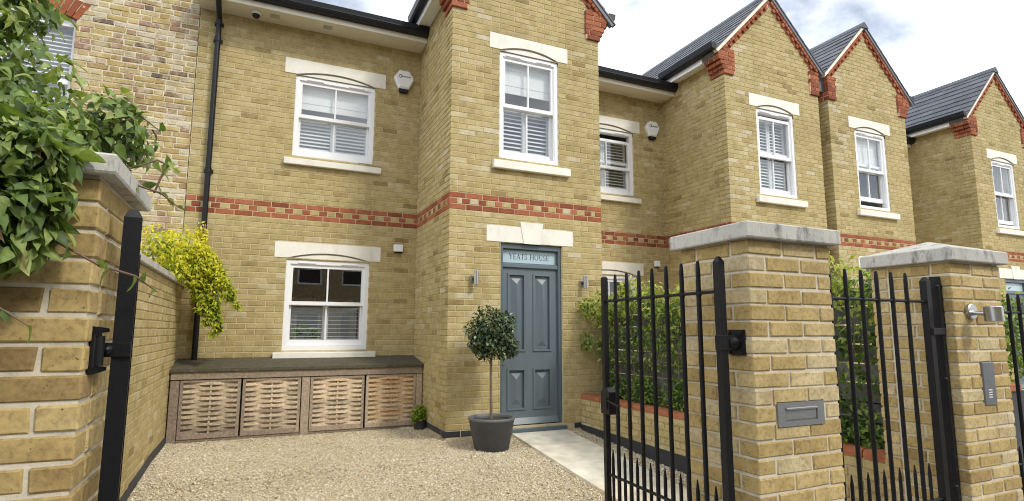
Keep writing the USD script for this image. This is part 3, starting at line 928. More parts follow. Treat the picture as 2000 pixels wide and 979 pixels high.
def bay_gable(house, W, X, tight=()):
    """Red corbels at the eaves, the dentilled red verge and the roof of a bay whose front left corner is at X, y = 0."""
    s2 = math.sqrt(0.5)
    r = W.r
    for side in (-1, 1):
        xc = X if side < 0 else X + BW
        close = side in tight                              # the next bay stands close: no overhang
        step = [0.006, 0.010, 0.014, 0.016, 0.018, 0.018] if close else [0.020, 0.055, 0.095, 0.135, 0.140, 0.140]
        for k in range(6):
            z0 = 5.500 + k * 0.075
            o = step[k]
            cut = [0.0, 0.095, 0.205, 0.36] if k % 2 else [0.0, 0.215, 0.36]
            xo = xc + side * o
            prev = 0.0
            tot = o + 0.220
            for q in cut[1:]:
                a, b = prev, min(q, tot)
                if b - a > 0.03:
                    xa, xb = sorted((xo - side * (a + (0.01 if a else 0)), xo - side * b))
                    W.box("corbel_brick", xa, xb, -0.030 - r.random() * 0.003, 0.075, z0 + 0.005, z0 + 0.070)
                prev = q
            ya = 0.085
            for yb in ((0.19, 0.30) if k % 2 else (0.235, 0.30)):
                xa, xb = sorted((xo, xc - side * 0.05))
                W.box("corbel_brick", xa, xb, ya, yb, z0 + 0.005, z0 + 0.070)
                ya = yb + 0.01
        xa, xb = sorted((xc + side * (0.004 if close else 0.012), xc - side * 0.212))
        put(house, "corbel_mortar", box(xa, xb, -0.022, 0.292, 5.508, 5.944), M["mortar_red"])
        if not close:
            xa, xb = sorted((xc + side * 0.130, xc - side * 0.05))
            put(house, "corbel_mortar", box(xa, xb, -0.0235, 0.288, 5.735, 5.940), M["mortar_red"])
        # verge: two rows of red bricks up the slope, the lower one dentilled
        xr = X + BW / 2
        t = np.array([-side * s2, 0, s2])                      # up the slope
        nn = np.array([side * s2, 0, s2])                      # out of the roof
        for row in (0, 1):
            n0, n1 = ((0.0, 0.053), (0.061, 0.114))[row]
            base = np.array([xr, 0, 6.95]) - t * (1.75 if row == 0 else 1.79)
            nb = 24
            for i in range(nb):
                s0 = i * 0.0765 + 0.004
                s1 = s0 + 0.0665
                if row == 0 and s1 > 1.70:
                    break
                pr = (0.030 if i % 2 else 0.006) if row == 0 else 0.040
                q = [base + t * s + nn * n + np.array([0, y, 0]) for s in (s0, s1) for n in (n0, n1) for y in (-pr, 0.05)]
                cen = np.mean(q, 0)
                if cen[2] < 5.93 or abs(cen[0] - xr) < 0.030 or (close and abs(cen[0] - xr) > BW / 2):
                    continue
                v, f = hull(q)
                W.items.append(("verge_brick", v, f, r.random(), np.array([q[0], q[4], q[6], q[2]]), np.array([0, -1.0, 0])))
        za = 1.72
        send = 1.60 if close else 1.70 if side < 0 else 1.78
        pts = [np.array([xr, 0, 6.95]) + nn * n - t * s + np.array([0, y, 0]) for n in (0.004, 0.108) for s in (-0.0 if n < 0.05 else -0.10, za - 0.35) for y in (0.004, 0.06)]
        put(house, "verge_mortar", hull(pts), M["mortar_red"])
        # strip between the verge bricks and the slates
        cap = [np.array([xr, 0, 6.95]) + nn * n - t * s + np.array([0, y, 0]) for n in (0.116, 0.168) for s in (-(n - 0.001), send) for y in (-0.052, 0.02)]
        put(house, "verge_strip", hull(cap), M["soffit"] if side < 0 else M["lead"])
        tip = [np.array([xr, 0, 6.95]) + nn * n - t * s + np.array([0, y, 0]) for n in (0.170, 0.188) for s in (-(n - 0.001), send + 0.02) for y in (-0.062, 0.02)]
        put(house, "verge_slate", hull(tip), M["slate"], tone=0.3)
        # eaves: soffit, fascia, gutter along the side of the bay
        if close:
            continue
        yb_ = REC - 0.40 if side < 0 else 1.1
        xs = xc + side * 0.16
        a, b = sorted((xc + side * 0.001, xs))
        put(house, "soffit", box(a, b, 0.303, yb_ + 0.06, 5.790, 5.805), M["white"])
        a, b = sorted((xs, xs + side * 0.018))
        put(house, "fascia", box(a, b, 0.303, yb_ + 0.06, 5.770, 5.930), M["white"])
        gprof = [(0.0, 0.0), (0.075, 0.0), (0.098, 0.030), (0.105, 0.105), (0.112, 0.112), (0.0, 0.112)]
        xg = xs + side * 0.020
        gp = [[xg + side * px, yy, 5.868 + pz] for px, pz in gprof for yy in (-0.045, yb_ + 0.12)]
        put(house, "gutter", hull(gp), M["plastic_black"], smooth=False)
    # roof deck under the slates, ridge
    xr = X + BW / 2
    ew = {s: (1.13 if s in tight else 1.31) for s in (-1, 1)}
    deck = [[xr, y, APEX - 0.035] for y in (0.03, 4.6)] + [[xr + s * ew[s], y, APEX - 0.035 - ew[s]] for s in (-1, 1) for y in (0.03, 4.6)] + [[xr + s * (ew[s] - 0.05), y, APEX - 0.10 - ew[s]] for s in (-1, 1) for y in (0.03, 4.6)]
    roof = put(house, "roof", hull(deck), M["lead"])
    roof_slates(roof, X, -1, -0.060, 3.6, X > 1, ew[-1])
    roof_slates(roof, X, 1, -0.060, 3.6, False, ew[1])
    n = 8
    for i in range(n):
        a, b = -0.072 + i * 0.45, -0.072 + (i + 1) * 0.45 - 0.012
        pts = [[xr + sx * dx, y, APEX + dz] for sx in (-1, 1) for dx, dz in ((0.11, -0.095), (0.105, -0.075), (0.018, 0.022), (0.02, 0.0)) for y in (a, b)]
        put(roof, "ridge_tile", hull(pts), M["slate"], tone=0.35 + 0.3 * (i % 2))
        put(roof, "ridge_joint", hull([[xr + sx * dx, y, APEX + dz] for sx in (-1, 1) for dx, dz in ((0.105, -0.088), (0.018, 0.019)) for y in (b - 0.002, b + 0.014)]), M["mortar_pier"])


def house(label, X, rec_left, seed, name=None, winopts=None, seen=None, tight=(), with_door=True, pale=0.5):
    """A terraced house: the recessed front from rec_left to the bay, the bay from X to X + BW."""
    h = thing("terraced_house", label, "house", (X + BW / 2, 0, 0), "yellow brick houses of the terrace")
    wo = winopts or {}
    W = Wall(seed)
    FR, FS, FB, FX = frame(rec_left, REC, "-y"), frame(X, REC, "-x"), frame(X, 0, "-y"), frame(X + BW, 0, "+x")
    L = X - rec_left
    bw, ru, rl = dict(BAYWIN), shift(RECU, X - rec_left), shift(RECL, X - rec_left)
    recess = L > 1.0
    # bay front
    holes = [bw["fr"], bw["lin"], bw["sill"]]
    cores = [(bw["fr"][0], bw["fr"][1], bw["fr"][2], bw["lin"][2] + 0.09)]
    if with_door:
        holes += [(0.700, 1.605, 0.0, 2.43), (0.503, 1.770, 2.428, 2.640), (0.975, 1.312, 2.42, 2.709), (0.665, 1.640, 0.0, 0.076)]
        cores += [(0.703, 1.602, 0.0, 2.42)]
    gable = Polygon([(0, 0), (BW, 0), (BW, 5.83), (BW / 2, 6.95), (0, 5.83)])
    cl = [(-0.1, 0.222, 5.495, 6.2), (BW - 0.222, BW + 0.1, 5.495, 6.2)]
    W.face(FB, BW, ZB, 1, 93, par0=BAND, left=0, right=0, holes=holes + cl, clip=gable, band=BAND, tonef=tone_house(pale))
    wall = xf(h, "wall")
    core_wall(wall, FB, BW, -0.3, 7.0, cores, clip=gable)
    # sides of the bay
    W.face(FS, REC, ZB, 1, 78, par0=BAND, left=None, right=1, anchor="r", band=BAND, tonef=tone_house(), holes=[(REC - 0.305, REC + .1, 5.495, 6)])
    core_wall(wall, FS, REC, -0.3, 5.85, [], u0=-0.2, u1=REC - 0.245)
    W.face(FX, REC, ZB, 1, 78, par0=BAND, left=1, right=None, band=BAND, tonef=tone_house(), holes=[(-.1, 0.305, 5.495, 6)])
    core_wall(wall, FX, REC, -0.3, 5.85, [], u0=0.245, u1=REC + 0.2)
    # recessed front
    if L > 0.05:
        holes = [ru["fr"], ru["lin"], ru["sill"], rl["fr"], rl["lin"], rl["sill"]] if recess else []
        cores = [(q["fr"][0], q["fr"][1], q["fr"][2], q["lin"][2] + 0.09) for q in (ru, rl)] if recess else []
        W.face(FR, L, ZB, 1, 75, par0=BAND, left=None, right=None, anchor="r", band=BAND, holes=holes, tonef=tone_house())
        core_wall(wall, FR, L, -0.3, 5.66, cores, u0=0.001, u1=L + 0.2)
        for F, z0 in ((FR, 0),):
            put(wall, "red_mortar", fbox(F, 0.002, L, 0.0052, 0.02, ZB + BAND * .075 - 0.004, ZB + (BAND + 3) * .075 + 0.004), M["mortar_red"])
    put(wall, "red_mortar", fbox(FB, 0.006, BW - 0.006, 0.0052, 0.02, ZB + BAND * .075 - 0.004, ZB + (BAND + 3) * .075 + 0.004), M["mortar_red"])
    put(wall, "red_mortar", fbox(FS, 0.0, REC - 0.006, 0.0052, 0.02, ZB + BAND * .075 - 0.004, ZB + (BAND + 3) * .075 + 0.004), M["mortar_red"])
    # damp course of dark bricks at the foot
    for F, LL, a in ((FR, L, 0.0), (FS, REC, 0.0), (FB, BW, 0.0)):
        u = -0.03 if F is FB else 0.0
        while u < LL - 0.02:
            v = min(u + 0.215, LL + (0.03 if F is FB else 0.0))
            if not (F is FB and with_door and u < 1.65 and v > 0.66):
                put(wall, "damp_course_brick", fbox(F, u, v, -0.004, 0.05, 0.026, 0.094, 0.004), M["engineering"], tone=float(rng.random()))
            u += 0.225
        put(wall, "footing", fbox(F, 0.004, LL - 0.004, 0.0025 if F is not FS else 0.003, 0.06, -0.30, 0.1), M["mortar"])
    bay_gable(h, W, X, tight)
    W.emit(wall, {"brick": M["stock"], "red_brick": M["red"], "corbel_brick": M["red"], "verge_brick": M["red"]}, seen=seen)
    window(h, FB, bw["fr"], bw["meet"], bw["lin"], bw["sill"], **wo.get("bay", {}))
    if recess:
        window(h, FR, ru["fr"], ru["meet"], ru["lin"], ru["sill"], **wo.get("up", {}))
        window(h, FR, rl["fr"], rl["meet"], rl["lin"], rl["sill"], **wo.get("low", {}))
    if with_door:
        door(h, FB, 0.0, name)
    if L > 0.05:
        x0, x1 = rec_left, X - 0.004
        put(h, "soffit", box(x0, x1, 1.236, REC - 0.001, 5.588, 5.604), M["soffit"])
        put(h, "fascia", box(x0, x1, 1.214, 1.235, 5.580, 5.720), M["soffit"])
        for q in ([1.12, 0.42] if L > 3 else []):
            put(h, "soffit_vent", box(X - q - 1.0 - 0.06, X - q - 1.0 + 0.06, 1.33, 1.43, 5.5835, 5.587), M["vent"])
        gprof = [(0.0, 0.0), (0.070, 0.0), (0.100, 0.035), (0.106, 0.118), (0.114, 0.128), (0.0, 0.128)]
        put(h, "gutter", hull([[xx, 1.212 - py, 5.655 + pz] for py, pz in gprof for xx in (x0, x1)]), M["plastic_black"])
        put(h, "gutter_lip", hull([[xx, 1.212 - py, 5.700 + pz] for py, pz in ((0.10, 0.0), (0.114, 0.004), (0.114, 0.016), (0.10, 0.020)) for xx in (x0, x1)]), M["plastic_black"])
    xe = X + BW + (0.26 if X > 4 and X < 6 else 0)
    put(h, "main_roof", hull([[x, y, z] for x in (rec_left, X + BW) for y, z in ((1.16, 5.79), (1.16, 5.74), (6.6, 7.45), (6.6, 7.0))]), M["slate"], tone=0.4)
    put(h, "body", box(rec_left + 0.3, X + BW - 0.3, 4.7, 6.6, 2.75, 6.6), M["room"])
    return h


def h1_seen(x, y):
    return not (340 < x < 830 and y > 700) and not (905 < x < 1010 and y > 600)


def h2_seen(x, y):
    return x > 1179 and not (1300 < x and y > 445) and y < 480


def h3_seen(x, y):
    return x > 1598 and y < 500 and not (x > 1690 and y > 480)


def h4_seen(x, y):
    return x > 1772 and y < 620


H1 = house("yellow brick house with the slate blue front door and the drive", 0.0, -3.0375, 21, "YEATS HOUSE",
           {"bay": dict(wlabel="tall sash window above the front door", blind=0.62), "up": dict(wlabel="wide upper sash window of the recess", blind=0.66),
            "low": dict(wlabel="wide lower sash window above the log store", through=True)}, h1_seen)
H2 = house("second yellow brick house from the left, its gable above the nearer gate pillar", 4.690, 2.242, 22, None,
           {"up": dict(drop=0.11), "bay": dict(drop=0.06), "low": dict()}, h2_seen, tight=(1,))
H3 = house("yellow brick house with its lower sash raised, between two other gables", 7.190, 6.932, 23, None, {"bay": dict(lift=0.11, blind=0.95)}, h3_seen, tight=(-1,), pale=0.4)
put(H3, "valley_lead", box(6.945, 7.180, 0.06, 1.58, 5.66, 5.95), M["lead"])
H4 = house("farthest yellow brick house with a broad slate roof slope facing the drive", 11.705, 9.432, 24, None, {"bay": dict(lift=0.05)}, h4_seen, pale=None)

# ------------------------------------------------------------------ shutters behind the sashes
def sh(house_x, w, which, label, zt=None, tilt=0.5):
    F = frame(house_x, 0, "-y") if which == "bay" else frame(house_x, REC, "-y")
    fr = w["fr"]
    shutter(F, fr, fr[2] + 0.10, zt or w["meet"] + 0.01, label, tilt)


sh(0.0, BAYWIN, "bay", "white louvred shutter in the tall window above the front door", tilt=0.75)
sh(0.0, RECU, "rec", "white louvred shutter in the wide upper window left of the alarm box", tilt=0.75)
sh(0.0, RECL, "rec", "white half open shutter in the window above the log store", tilt=0.12)
sh(4.690, BAYWIN, "bay", "full height shutter in the gable window above the nearer gate pillar", 4.93, 0.75)
sh(4.690, RECU, "rec", "full height shutter in the narrow recess window beside the second alarm box", 4.78, 0.6)


# ------------------------------------------------------------------ fittings on the fronts
def alarm(x, y, z, label, s=1.0):
    t = thing("alarm_box", label, "alarm box", (x, y, z))
    F = frame(x, y, "-y")
    F[2, 3] = z
    a = [(-.075, .165), (.075, .165), (.150, .060), (.150, .020), (.078, -.125), (-.078, -.125), (-.150, .020), (-.150, .060)]
    body = [[u * q * s, d, w * q * s + (0.01 if q < 1 else 0)] for (q, d) in ((1.0, 0.0), (1.0, -0.050), (0.86, -0.078)) for u, w in a]
    put(t, "cover", xform(hull(body), F), M["white"])
    foot = [[u * s, d, w * s] for u, w in ((-.074, -.127), (.074, -.127), (.060, -.178), (-.060, -.178)) for d in (0.0, -0.060)]
    put(t, "strobe", xform(hull(foot), F), M["plastic_black"])
    th = np.linspace(0, 2 * np.pi, 25)
    ring = Polygon(np.stack([-.062 + .028 * np.cos(th), .062 + .028 * np.sin(th)], 1)).difference(Polygon(np.stack([-.066 + .018 * np.cos(th), .062 + .018 * np.sin(th)], 1)))
    put(t, "emblem", xform(extrude(ring, -0.0805, -0.077), F), M["letter"])
    put(t, "emblem_bar", xform(box(-.030, .098, -0.0805, -0.077, .052, .070), F), M["steel_dull"])


alarm(-0.262, REC, 5.065, "white six sided alarm box beside the wide upper window of the nearest house")
alarm(4.425, REC, 5.005, "white six sided alarm box in the second recess, beside the narrow window")


def wall_lamp(x, label):
    t = thing("wall_lamp", label, "wall lamp", (x, 0, 1.85))
    pr = [(0.001, 1.850), (0.028, 1.850), (0.030, 1.853), (0.030, 2.030), (0.028, 2.033), (0.022, 2.033), (0.022, 2.020), (0.001, 2.020)]
    v, f = lathe(pr, 20, (x + 0.02, -0.075, 0))
    put(t, "tube", (v, f), M["steel"], smooth=30)
    put(t, "back_plate", cbox(x - 0.026, x + 0.030, -0.012, 0.0, 1.885, 1.965, 0.004), M["steel_dull"])
    put(t, "arm", cbox(x - 0.004, x + 0.030, -0.050, -0.010, 1.915, 1.945, 0.003), M["plastic_black"])


wall_lamp(0.318, "steel tube wall lamp left of the slate blue door")
wall_lamp(1.902, "steel tube wall lamp right of the slate blue door")

t = thing("junction_box", "small white square box right of the window above the log store", "junction box", (-0.272, REC, 2.43))
put(t, "cover", cbox(-0.340, -0.205, REC - 0.045, REC, 2.435, 2.540, 0.008), M["white"])
put(t, "base", cbox(-0.333, -0.212, REC - 0.030, REC - 0.001, 2.420, 2.436, 0.003), M["plastic_black"])
t = thing("junction_box", "small white square box under the band of the second recess", "junction box", (4.455, REC, 2.44))
put(t, "cover", cbox(4.395, 4.515, REC - 0.045, REC, 2.445, 2.550, 0.008), M["white"])
put(t, "base", cbox(4.402, 4.508, REC - 0.030, REC - 0.001, 2.430, 2.446, 0.003), M["plastic_black"])

t = thing("dome_camera", "small dome camera under the eaves right of the drainpipe", "camera", (-2.355, 1.37, 5.588))
put(t, "mount", lathe([(0.001, 5.587), (0.060, 5.587), (0.062, 5.570), (0.055, 5.545), (0.001, 5.545)], 20, (-2.355, 1.37, 0)), M["white"])
put(t, "dome", lathe([(0.050, 5.546), (0.048, 5.525), (0.036, 5.507), (0.018, 5.498), (0.001, 5.496)], 20, (-2.355, 1.37, 0)), M["plastic_black"], smooth=True)

# drainpipe of the nearest house: part of the house, a mesh under it
px_, py_ = -2.803, REC - 0.070
pipe = tube([[px_ + 0.0, 1.150, 5.66], [px_, 1.155, 5.60], [px_, 1.30, 5.53], [px_, py_ - 0.03, 5.475], [px_, py_, 5.43], [px_, py_, 0.02]], 0.034, 14)
put(H1, "drainpipe", pipe, M["plastic_black"], smooth=40)
for z in (5.40, 5.16, 3.35, 1.75):
    put(H1, "pipe_collar", tube([[px_, py_, z - 0.035], [px_, py_, z + 0.035]], 0.041, 14), M["plastic_black"], smooth=40)
    put(H1, "pipe_bracket", cbox(px_ - 0.055, px_ + 0.055, py_ + 0.030, REC + 0.002, z - 0.02, z + 0.02, 0.003), M["plastic_black"])

# ------------------------------------------------------------------ old house on the left
oh = thing("old_brick_house", "old weathered brick house at the left with a red soldier arch over its window", "house", (-5.5, REC, 0))
W = Wall(31, jit=0.0055, chamfer=0.007, proud=0.0025)
OX0 = -7.6
OL = -3.046 - OX0
FO = frame(OX0, REC, "-y")
ow = (-5.45 - OX0, -4.362 - OX0, 3.55, 5.10)


def tone_old(u, z, r):
    t = float(np.clip(r.normal(0.56, 0.20), 0.0, 1.0))
    q = r.random()
    return r.uniform(0.9, 1.0) if q < 0.06 else r.uniform(0, 0.22) if q < 0.12 else r.uniform(0.76, 0.88) if q < 0.30 else t


arch = [(ow[0] - 0.06 + (ow[1] - ow[0] + 0.12) * q, 5.095 + 0.14 * (1 - (2 * q - 1) ** 2)) for q in np.linspace(0, 1, 15)]
W.face(FO, OL, 0.01, 1, 100, holes=[ow, (ow[0] - 0.05, ow[1] + 0.04, 5.09, 5.39)], flemish=True, tonef=tone_old, clip=sbox(-0.01, 0, OL, 7.4))
na = 16
for i in range(na):
    q0, q1 = i / na, (i + 1) / na - 0.008
    a0, a1 = -0.13 + 0.26 * q0, -0.13 + 0.26 * q1
    uu = lambda q: ow[0] - 0.02 + (ow[1] - ow[0] + 0.04) * q
    zz = lambda q: 5.100 + 0.11 * (1 - (2 * q - 1) ** 2)
    pts = [[uu(q0), dd, zz(q0)] for dd in (-0.004, 0.06)] + [[uu(q1), dd, zz(q1)] for dd in (-0.004, 0.06)] + [[uu(q0) + a0 * 0.9, dd, zz(q0) + 0.22] for dd in (-0.004, 0.06)] + [[uu(q1) + a1 * 0.9, dd, zz(q1) + 0.22] for dd in (-0.004, 0.06)]
    v, f = xform(hull(pts), FO)
    W.items.append(("red_brick", v, f, W.r.random(), np.array([v.min(0), v.max(0), v.max(0), v.min(0)]), np.array([0, -1.0, 0])))
ow_ = xf(oh, "wall")
core_wall(ow_, FO, OL, -0.3, 7.4, [(ow[0], ow[1], ow[2], 5.20)], mtr="mortar_old", thick=0.3, d0=0.0045, u1=OL)
W.emit(ow_, {"brick": M["old"], "red_brick": M["red"]})
w = xf(oh, "window", "window with a pale blind under the red arch")
put(w, "frame", extrude(sbox(ow[0], ow[2], ow[1], 5.19).difference(sbox(ow[0] + .055, ow[2] + .06, ow[1] - .040, 5.03)), 0.070, 0.16, FO), M["white"])
mm = (ow[0] + ow[1]) / 2
put(w, "meeting_rail", fbox(FO, ow[0] + .05, ow[1] - .035, 0.085, 0.15, 4.28, 4.335, 0.004), M["white"])
for z0, z1 in ((ow[2] + .05, 4.285), (4.33, 5.04)):
    put(w, "pane", sheet_of(FO, ow[0] + .045, ow[1] - .035, 0.114, z0, z1), M["glass"])
put(w, "sill", fbox(FO, ow[0] - .04, ow[1] + .04, -0.05, 0.10, ow[2] - .09, ow[2] - .002, 0.006), M["stone"])
for k in range(26):
    z = ow[2] + 0.10 + k * 0.052
    if z < 4.98:
        put(w, "blind_slat", xform(hull([[a, d, z + e] for a in (ow[0] + .06, ow[1] - .05) for d, e in ((.150, -.016), (.190, .016), (.191, .013), (.151, -.019))]), FO), M["blind"])
put(w, "room_lining", xform((box(ow[0] - .2, ow[1] + .2, .32, 1.6, 3.2, 5.3)[0], BOXF), FO), M["room"])
put(oh, "body", box(OX0 + 0.3, -3.4, 3.6, 6.0, -0.3, 7.3), M["room"])
put(oh, "roof", hull([[x, y, z] for x in (OX0, -3.05) for y, z in ((1.4, 7.40), (1.4, 7.46), (5.0, 9.6), (5.0, 7.4))]), M["slate"], tone=0.4)


# ------------------------------------------------------------------ gate pillars, boundary wall, planter
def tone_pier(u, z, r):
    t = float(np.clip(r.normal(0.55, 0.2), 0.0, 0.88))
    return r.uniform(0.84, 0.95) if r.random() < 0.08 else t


def pillar(label, x0, x1, y0, y1, zm, ncourse, zc0, zc1, apex, seed, extra_holes=(), age=0.0):
    """Gate pillar: zm = height of the bed joint under course 0."""
    t = thing("gate_pillar", label, "gate pillar", ((x0 + x1) / 2, (y0 + y1) / 2, gz(y0)))
    W = Wall(seed, jit=0.0030, chamfer=0.0050, proud=0.0018, joint=0.0108)
    w, d = x1 - x0, y1 - y0
    tone_p = lambda u, z, q: max(0.0, tone_pier(u, z, q) - age)  # lowers the brick tone: weathering plus shade put into the colour
    W.face(frame(x0, y0, "-y"), w, zm, 0, ncourse, left=0, right="all", kind="brick", tonef=tone_p, holes=extra_holes)
    W.face(frame(x0, y1, "-x"), d, zm, 0, ncourse, left="none", right=1, anchor="r", tonef=tone_p)
    W.face(frame(x1, y0, "+x"), d, zm, 0, ncourse, left="none", right="none", tonef=tone_p)
    W.face(frame(x1, y1, "+y"), w, zm, 0, ncourse, left="all", right="all", off=0, tonef=tone_p)
    zt = zm + ncourse * PITCH_Z
    e = 0.0042
    put(t, "mortar_backing", box(x0 + e, x1 - e, y0 + e, y1 - e, gz(y0) - 0.35, zt), M["mortar_pier"])
    W.emit(t, {"brick": M["pier"]})
    o = 0.040
    xm, ym = (x0 + x1) / 2, (y0 + y1) / 2
    pts = []
    for z, k in ((zc0, o - 0.004), (zc0 + 0.006, o), (zc1 - 0.006, o), (zc1, o - 0.006)):
        pts += [[x, y, z] for x in (x0 - k, x1 + k) for y in (y0 - k, y1 + k)]
    pts += [[xm - 0.02, ym, apex], [xm + 0.02, ym, apex]]
    put(t, "cap_stone", hull(pts), M["cap"])
    put(t, "cap_bedding", box(x0 + 0.004, x1 - 0.004, y0 + 0.004, y1 - 0.004, zt - 0.004, zc0 + 0.003), M["mortar_pier"])
    return t


LETTER = (0.029, 0.328, 0.868, 0.974)
pillar("brick pillar with a letterbox, between the two black gates", -0.098, 0.442, -4.720, -4.280, -0.312, 27, 1.713, 1.787, 1.835, 41,
       [(LETTER[0] + 0.098 - .004, LETTER[1] + 0.098 + .004, LETTER[2] - .004, LETTER[3] + .004)])
pillar("brick pillar with a steel lamp and a keypad, at the right edge", 1.632, 2.150, -4.620, -4.146, -0.3175, 27, 1.713, 1.793, 1.876, 42)
pillar("brick pillar at the left edge under the leafy climber", -3.063, -2.523, -4.767, -4.300, -0.320, 27, 1.709, 1.765, 1.80, 43, age=0.24)  # browner bricks: wear and the duller light here, both in the tone

t = thing("letterbox", "brushed steel letterbox plate set in the front of the middle pillar", "letterbox", (0.18, -4.72, 0.87))
a, b, c, e = LETTER
put(t, "plate", extrude(sbox(a, c, b, e).difference(sbox(a + 0.045, c + 0.024, b - 0.045, e - 0.024)), -0.006, 0.05, frame(0, -4.72, "-y")), M["steel_dull"])
put(t, "flap", cbox(a + 0.048, b - 0.048, -4.7225, -4.70, c + 0.027, e - 0.027, 0.003), M["steel_dull"])
put(t, "flap_lip", cbox(a + 0.050, b - 0.050, -4.732, -4.718, e - 0.034, e - 0.024, 0.002), M["steel_dull"])

t = thing("pillar_lamp", "steel cylinder lamp on a round plate on the right pillar", "wall lamp", (1.79, -4.62, 1.40))
v, f = lathe([(0.001, 0.0), (0.046, 0.0), (0.048, 0.004), (0.048, 0.018), (0.042, 0.024), (0.001, 0.024)], 24)
put(t, "back_plate", (np.stack([v[:, 0] + 1.786, -4.62 - v[:, 2], v[:, 1] + 1.413], 1), f), M["steel"], smooth=30)
put(t, "arm", tube([[1.786, -4.63, 1.405], [1.798, -4.70, 1.400]], 0.014, 10), M["steel"], smooth=30)
put(t, "body", lathe([(0.001, 1.352), (0.042, 1.352), (0.046, 1.356), (0.046, 1.436), (0.042, 1.441), (0.001, 1.441)], 28, (1.802, -4.735, 0)), M["steel"], smooth=30)

t = thing("keypad", "grey metal entry keypad on the right pillar below the lamp", "keypad", (1.906, -4.62, 0.86))
put(t, "plate", cbox(1.846, 1.967, -4.630, -4.600, 0.860, 1.112, 0.003), M["panel_grey"])
put(t, "button", xform(lathe([(0.001, 0), (0.006, 0), (0.006, 0.003), (0.001, 0.003)], 12), [[1, 0, 0, 1.897], [0, 0, -1, -4.629], [0, 1, 0, 1.012], [0, 0, 0, 1]]), M["steel"])
for k in range(4):
    put(t, "name_strip", cbox(1.885, 1.922, -4.6315, -4.6285, 0.905 + k * 0.014, 0.910 + k * 0.014, 0.0008), M["blind"])

bwl = thing("boundary_wall", "long brick boundary wall with a stone coping left of the drive", "wall", (-3.0, -1.4, gz(-1.4)))
W = Wall(51, jit=0.0015, chamfer=0.004, proud=0.0015)
FW = frame(-3.0, -4.29, "+x")
W.face(FW, 5.87, ZB, -4, 24, tonef=tone_house(), holes=[(-1, 9, -1, 0.03)] if False else ())
put(bwl, "mortar_backing", box(-3.21, -3.007, -4.28, REC - 0.005, -0.5, 1.822), M["mortar"])
W.emit(bwl, {"brick": M["stock"]}, seen=lambda x, y: 235 < x < 375)
put(bwl, "plinth", hull([[x, y, z] for x in (-3.02, -2.985) for y, z in ((-4.28, gz(-4.28) - .1), (-4.28, gz(-4.28) + .07), (0, -.1), (0, .075), (1.03, -.1), (1.03, .075))]), M["engineering"], tone=0.6)
yk = -4.27
while yk < 1.5:
    put(bwl, "coping_stone", cbox(-3.250, -2.962, yk, min(yk + 0.594, 1.575), 1.824, 1.884, 0.006), M["cap"])
    yk += 0.60

pl = thing("brick_planter", "low brick planter with a red bullnose edge beside the path", "planter", (2.05, -2.1, gz(-2.1)))
W = Wall(52, jit=0.0015, chamfer=0.004, proud=0.0015)
FP = frame(1.870, -0.004, "-x")
W.face(FP, 4.16, ZB, 0, 5, tonef=tone_house())
put(pl, "mortar_backing", box(1.878, 1.985, -4.16, -0.006, -0.4, 0.40), M["mortar"])
W.emit(pl, {"brick": M["stock"]})
put(pl, "plinth", hull([[x, y, z] for x in (1.862, 1.90) for y, z in ((-4.16, -.42), (-4.16, .028), (-.006, -.1), (-.006, .070))]), M["engineering"], tone=0.3)
k = 0
yk = -0.008
while yk > -4.1:
    v = []
    for y in (yk, yk - 0.216):
        for ang in np.linspace(0, np.pi / 2, 5):
            v.append([1.890 - 0.034 * math.cos(ang) + 0.012, y, 0.430 + 0.034 * math.sin(ang)])
        v += [[1.868, y, 0.402], [1.985, y, 0.402], [1.985, y, 0.464]]
    put(pl, "edge_brick", hull(v), M["red"], tone=0.75 + 0.25 * float(rng.random()))
    yk -= 0.225
put(pl, "soil", box(1.98, 2.235, -4.15, -0.006, -0.1, 0.385), M["soil"])

fn = thing("board_fence", "grey weathered board fence behind the planter climber", "fence", (2.26, -2.1, 0))
for k in range(9):
    z0 = 0.30 + k * 0.150
    for a, b in ((-4.13, -2.085), (-2.075, -0.01)):
        put(fn, "board", cbox(2.240, 2.262, a, b, z0, z0 + 0.138, 0.003), M["fence"], tone=float(rng.random()))
for y in (-4.10, -2.08, -0.06):
    put(fn, "post", cbox(2.263, 2.345, y - 0.04, y + 0.04, -0.3, 1.70, 0.006), M["fence"], tone=0.4)


